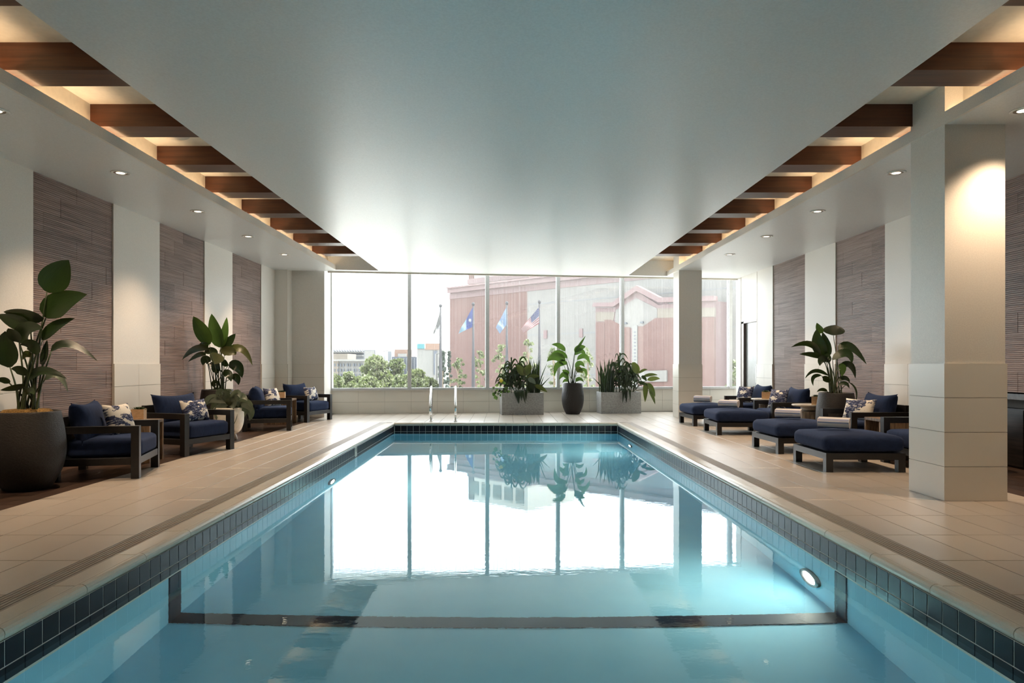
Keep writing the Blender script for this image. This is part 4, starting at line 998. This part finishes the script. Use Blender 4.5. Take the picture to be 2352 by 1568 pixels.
bpart('light_column', [P(1452, 960, OF + .2), P(1463, 960, OF + .2), P(1463, 747, OF + .2), P(1452, 747, OF + .2)], .3, 'far_white')
for k in range(16): bpart('column_slot', [P(1456, 764 + 8 * k, OF + .24), P(1460, 764 + 8 * k, OF + .24), P(1460, 761 + 8 * k, OF + .24), P(1456, 761 + 8 * k, OF + .24)], .1, 'far_dark')
for px_, py_ in ((1435, 744), (1473, 742)):
    bpart('roof_lamp', [P(px_ - 4, py_, OF + .3), P(px_ + 4, py_, OF + .3), P(px_ + 3, py_ - 4, OF + .3), P(px_ - 3, py_ - 4, OF + .3)], .3, 'far_dark')
# flag poles
def flag_pole(px, ytop, Y, label, flag):
    b = W(px, CY, Y); r = empty('flagpole', (b.x, Y, -7)); tag(r, label, 'flagpole', 'flagpoles before the brick building'); zt_ = H + (CY - ytop) * Y / F + 7
    link('pole', tube_mesh([(0, 0, 0), (0, 0, zt_ * .72), (0, 0, zt_ * .74), (0, 0, zt_)], [.15, .105, .085, .06], 10), 'pole_metal', r)
    link('finial', lathe_mesh([(.03, zt_ - .02), (.09, zt_ + .05), (.11, zt_ + .12), (.08, zt_ + .2), (.02, zt_ + .23)], 14), 'pole_metal', r)
    pts, cells = flag; s = Y / F
    c = [Vector(((q_[0] - px) * s, 0, 7 + H - (q_[1] - CY) * s)) for q_ in pts]      # hoist top, hoist bottom, fly bottom, fly top
    def S(u, v):
        p = (c[0] * (1 - v) + c[1] * v) * (1 - u) + (c[3] * (1 - v) + c[2] * v) * u
        p.y += -.10 - .16 * math.sin(u * 9 + v * 3) * u; return p
    fo = empty('flag'); fo.parent = r
    for (nm, u0, u1, v0, v1, mat) in cells:
        bm = bmesh.new(); nu, nv = max(2, int((u1 - u0) * 14)), max(1, int((v1 - v0) * 10)); g = [[[bm.verts.new(S(u0 + (u1 - u0) * i / nu, v0 + (v1 - v0) * j / nv) + Vector((0, d_, 0))) for j in range(nv + 1)] for i in range(nu + 1)] for d_ in (-.006, .006)]
        for d_ in (0, 1):
            for i in range(nu):
                for j in range(nv): bm.faces.new((g[d_][i][j], g[d_][i + 1][j], g[d_][i + 1][j + 1], g[d_][i][j + 1]))
        link(nm, mesh_of(bm, smooth=True), mat, fo)
    return r, fo, S
us = [('canton', 0, .45, 0, .54, 'flag_navy')]
for k in range(13):
    us.append(('stripe', .45 if k < 7 else 0, 1, k / 13, (k + 1) / 13, 'flag_red' if k % 2 == 0 else 'flag_white'))
flag_pole(1012, 706, 44, 'grey flag on the leftmost flagpole outside', (((1011, 716), (1011, 753), (993, 771), (996, 764)), [('field', 0, 1, 0, .8, 'flag_grey'), ('lower_band', 0, 1, .8, 1, 'flag_white')]))
_, fo, S = flag_pole(1087, 702, 44, 'blue flag with a white star on the second flagpole outside', (((1086, 706), (1085, 751), (1053, 766), (1056, 759)), [('hoist_field', 0, .47, 0, 1, 'flag_blue'), ('fly_field', .47, 1, 0, 1, 'flag_sky')]))
bm = bmesh.new(); cpt = S(.18, .52) + Vector((0, -.03, 0)); vs = []
for k in range(16):
    a = math.pi * k / 8; rr = .135 if k % 2 == 0 else .065; vs.append(bm.verts.new(cpt + Vector((rr * math.cos(a), 0, rr * 1.15 * math.sin(a)))))
bm.faces.new(vs); link('star', mesh_of(bm), 'flag_white', fo)
_, fo, S = flag_pole(1164, 700, 44, 'pale blue flag on the third flagpole outside', (((1163, 706), (1163, 746), (1148, 766), (1139, 752)), [('field', 0, 1, 0, 1, 'flag_pale')]))
bm = bmesh.new(); cpt = S(.5, .55) + Vector((0, -.05, 0)); tube_bm(bm, [cpt + Vector(v) for v in ((-.06, 0, .15), (.0, 0, .22), (.04, 0, .12), (-.02, 0, 0), (.0, 0, -.15))], .02, 5); link('emblem', mesh_of(bm), 'flag_white', fo)
_, fo, S = flag_pole(1239, 697, 44, 'red, white and blue striped flag on the rightmost flagpole outside', (((1238, 705), (1238, 743), (1203, 764), (1196, 755)), us))
bm = bmesh.new()
for i in range(6):
    for j in range(4):
        c_ = S(.04 + .07 * i, .06 + .125 * j) + Vector((0, -.02, 0)); q_ = .022; bm.faces.new([bm.verts.new(c_ + Vector(v)) for v in ((-q_, 0, 0), (0, 0, -q_), (q_, 0, 0), (0, 0, q_))])
link('stars', mesh_of(bm), 'flag_white', fo)
# far city blocks
def block(name, p0, p1, ytop, Y, dp, mat, lab, ybot=None):
    a, b = W(p0, ytop, Y), W(p1, ytop, Y); zb = -7 if ybot is None else W(p0, ybot, Y).z
    r = empty(name, (a.x, Y, zb)); tag(r, lab, 'building', 'city buildings on the horizon'); link('walls', box_mesh(0, b.x - a.x, 0, dp, 0, a.z - zb), mat, r); return r
def sub(r, nm, p0, p1, y0, y1, Y, dep, mat):
    a, b = W(p0, y1, Y), W(p1, y0, Y); l = Vector(r.location); box(nm, a.x - l.x, b.x - l.x, Y - dep - l.y, Y - l.y + .02, a.z - l.z, b.z - l.z, mat, r)
b1 = block('office_building', 740, 842, 828, 150, 30, 'far_white', 'white low office block with rows of small windows at far left')
sub(b1, 'roof_edge', 740, 842, 825, 829, 150, .8, 'far_white'); sub(b1, 'tan_bay', 755, 778, 829, 880, 150, .3, 'far_tan')
for row in (838, 850, 862):
    for px_ in (765, 770, 777, 783.5, 790, 799, 804.5, 813.5, 818, 826, 831.5): sub(b1, 'window', px_ - 1.4, px_ + 1.4, row - 3.2, row + 3.2, 150, .45, 'far_glass')
b2 = block('penthouse_block', 757, 798, 812, 175, 10, 'far_tan', 'tan rooftop block above the white office building')
b3 = block('stadium_building', 740, 836, 806, 260, 40, 'far_grey', 'long grey structure with a lattice of beams at far left')
for k in range(16): sub(b3, 'roof_fin', 745 + 6 * k, 747 + 6 * k, 803, 806, 260, 2, 'far_dark')
for yy in (808, 816): sub(b3, 'ledge', 740, 836, yy, yy + 1.5, 260, 3, 'far_white')
b4 = block('glass_tower', 836, 862, 803, 230, 25, 'far_grey', 'pale glass block rising above the trees'); sub(b4, 'glass_wall', 838, 860, 805, 830, 230, .4, 'far_sky' if 'far_sky' in MATS else 'far_white')
b5 = block('grey_building', 862, 899, 806, 280, 30, 'far_grey', 'flat grey building behind the tall trees')
b6 = block('dark_building', 900, 957, 819, 200, 25, 'far_dark', 'dark blue-grey office block left of the white tower')
for k in range(9): sub(b6, 'window_strip', 903 + 6 * k, 904.5 + 6 * k, 822, 852, 200, .3, 'far_grey')
b7 = block('brick_tower', 906, 937, 802, 240, 20, 'far_orange', 'small reddish building above the dark office block'); sub(b7, 'grey_front', 914, 934, 812, 820, 240, .4, 'far_white')
b8 = block('white_tower', 958, 1014, 800, 170, 25, 'far_white', 'white tower with a teal sign box and orange top')
sub(b8, 'teal_box', 958, 975.5, 789, 800.5, 170, .3, 'far_teal'); sub(b8, 'orange_top', 977, 1010, 788, 803, 170, .2, 'far_orange'); sub(b8, 'dark_slot', 996, 1004, 806, 860, 170, .3, 'far_dark')
# street lamps
for px_, yt, Y, lab in ((880, 806, 120, 'tall white street lamp above the trees'), (1002, 812, 80, 'slim pale street lamp beside the conifer')):
    b = W(px_, yt, Y); r = empty('street_lamp', (b.x, Y, -7)); tag(r, lab, 'street lamp', 'street lamps'); h = b.z + 7
    link('post', tube_mesh([(0, 0, 0), (0, 0, h)], [.22, .12], 8), 'far_white', r); link('arm', tube_mesh([(0, 0, h), (1.2, 0, h + .1)], .08, 6), 'far_white', r)
# trees
def tree(px, ytop, Y, wpx, lab, mat='tree_leaf', n=1500, cone=False, ybot=905, seed=0, leafs=.32):
    n = int(n * 2.2); leafs *= .62
    top = W(px, ytop, Y); bot = W(px, ybot, Y); q = random.Random(seed + int(px)); rx = wpx * Y / F / 2; hz = (top.z - bot.z)
    r = empty('street_tree', (top.x, Y, -7)); tag(r, lab, 'tree', 'trees outside the windows')
    bm = bmesh.new(); uvl = bm.loops.layers.uv.new('UVMap'); cl = []
    for k in range(44):
        t = q.random(); rad = (1 - t) if cone else math.sin(math.pi * (.12 + .8 * t)) ** .7
        a = q.uniform(0, 6.28); cl.append((Vector((math.cos(a) * rx * rad * q.random() ** .5, math.sin(a) * rx * rad * q.random() ** .5, bot.z + hz * t * .94 + 7)), rx * (.20 if cone else .25)))
    cl.append((Vector((0, 0, top.z + 7 - hz * .08)), rx * .14))
    for k in range(n):
        c_, rr = q.choice(cl); d_ = Vector((q.gauss(0, 1), q.gauss(0, 1), q.gauss(0, .8))).normalized() * rr * q.random() ** .4
        p = c_ + d_; s = leafs * q.uniform(.6, 1.3); u = Vector((q.gauss(0, 1), q.gauss(0, 1), q.gauss(0, 1))).normalized(); v = u.cross(Vector((q.gauss(0, 1), q.gauss(0, 1), q.gauss(0, 1)))).normalized()
        f = bm.faces.new([bm.verts.new(p + u * s), bm.verts.new(p + v * s * .6), bm.verts.new(p - u * s), bm.verts.new(p - v * s * .6)])
        for l_ in f.loops: l_[uvl].uv = (q.random(), q.random())
    cr = link('crown', mesh_of(bm), mat, r); cr['kind'] = 'stuff'
    bm = bmesh.new(); zt_ = top.z + 7; tube_bm(bm, [(0, 0, 0), (.05, 0, zt_ * .5), (0, 0, zt_ * .93)], [.16, .11, .03], 7)
    for k in range(7):
        c_, _ = cl[k]; z = min(max(.2 * zt_, c_.z - rx * .8), zt_ * .85); tube_bm(bm, [(0, 0, z), tuple(c_)], [.06, .02], 5)
    link('trunk', mesh_of(bm), 'bark', r)
tree(866, 815, 95, 80, 'tall leafy green tree in the left window pane', n=2600, seed=1, leafs=.42); tree(905, 824, 100, 72, 'leafy green tree just left of the first mullion', n=2000, seed=2, leafs=.42)
tree(800, 858, 80, 70, 'low leafy green tree below the white office block', n=1800, seed=3); tree(765, 862, 75, 50, 'low leafy tree at the left jamb of the window', n=1500, seed=4); tree(842, 866, 66, 60, 'low leafy tree before the tall tree group', n=1500, seed=5)
tree(925, 864, 70, 60, 'low leafy tree under the dark office block', n=1500, seed=6); tree(957, 846, 85, 50, 'light green tree just right of the first mullion', n=1500, seed=7); tree(985, 868, 70, 44, 'low shrub-like tree beneath the white tower', n=1200, seed=8)
tree(1016, 802, 60, 46, 'dark grey green conifer behind the leftmost flagpole', 'pine_leaf', 1800, True, 930, 9, .2); tree(1032, 800, 66, 26, 'slim dark conifer at the corner of the brick building', 'pine_leaf', 900, True, 930, 12, .2)
tree(1052, 816, 50, 36, 'young thin tree between the first two flagpoles', n=520, seed=10, leafs=.16, ybot=920); tree(1101, 800, 50, 34, 'young thin tree right of the star flag pole', n=420, seed=11, leafs=.16, ybot=920)
tree(1150, 786, 50, 40, 'young thin tree beside the pale blue flag pole', n=520, seed=13, leafs=.16, ybot=930); tree(1213, 773, 50, 40, 'young thin tree below the striped flag', n=520, seed=14, leafs=.16, ybot=930)
tree(1272, 790, 50, 34, 'young thin tree behind the third mullion', n=360, seed=15, leafs=.15, ybot=930); tree(1350, 792, 46, 34, 'young thin tree right of the potted plant outside', n=360, seed=16, leafs=.15, ybot=930); tree(1688, 822, 34, 44, 'leafy tree seen past the right column outside', n=700, seed=17, leafs=.16, ybot=930)
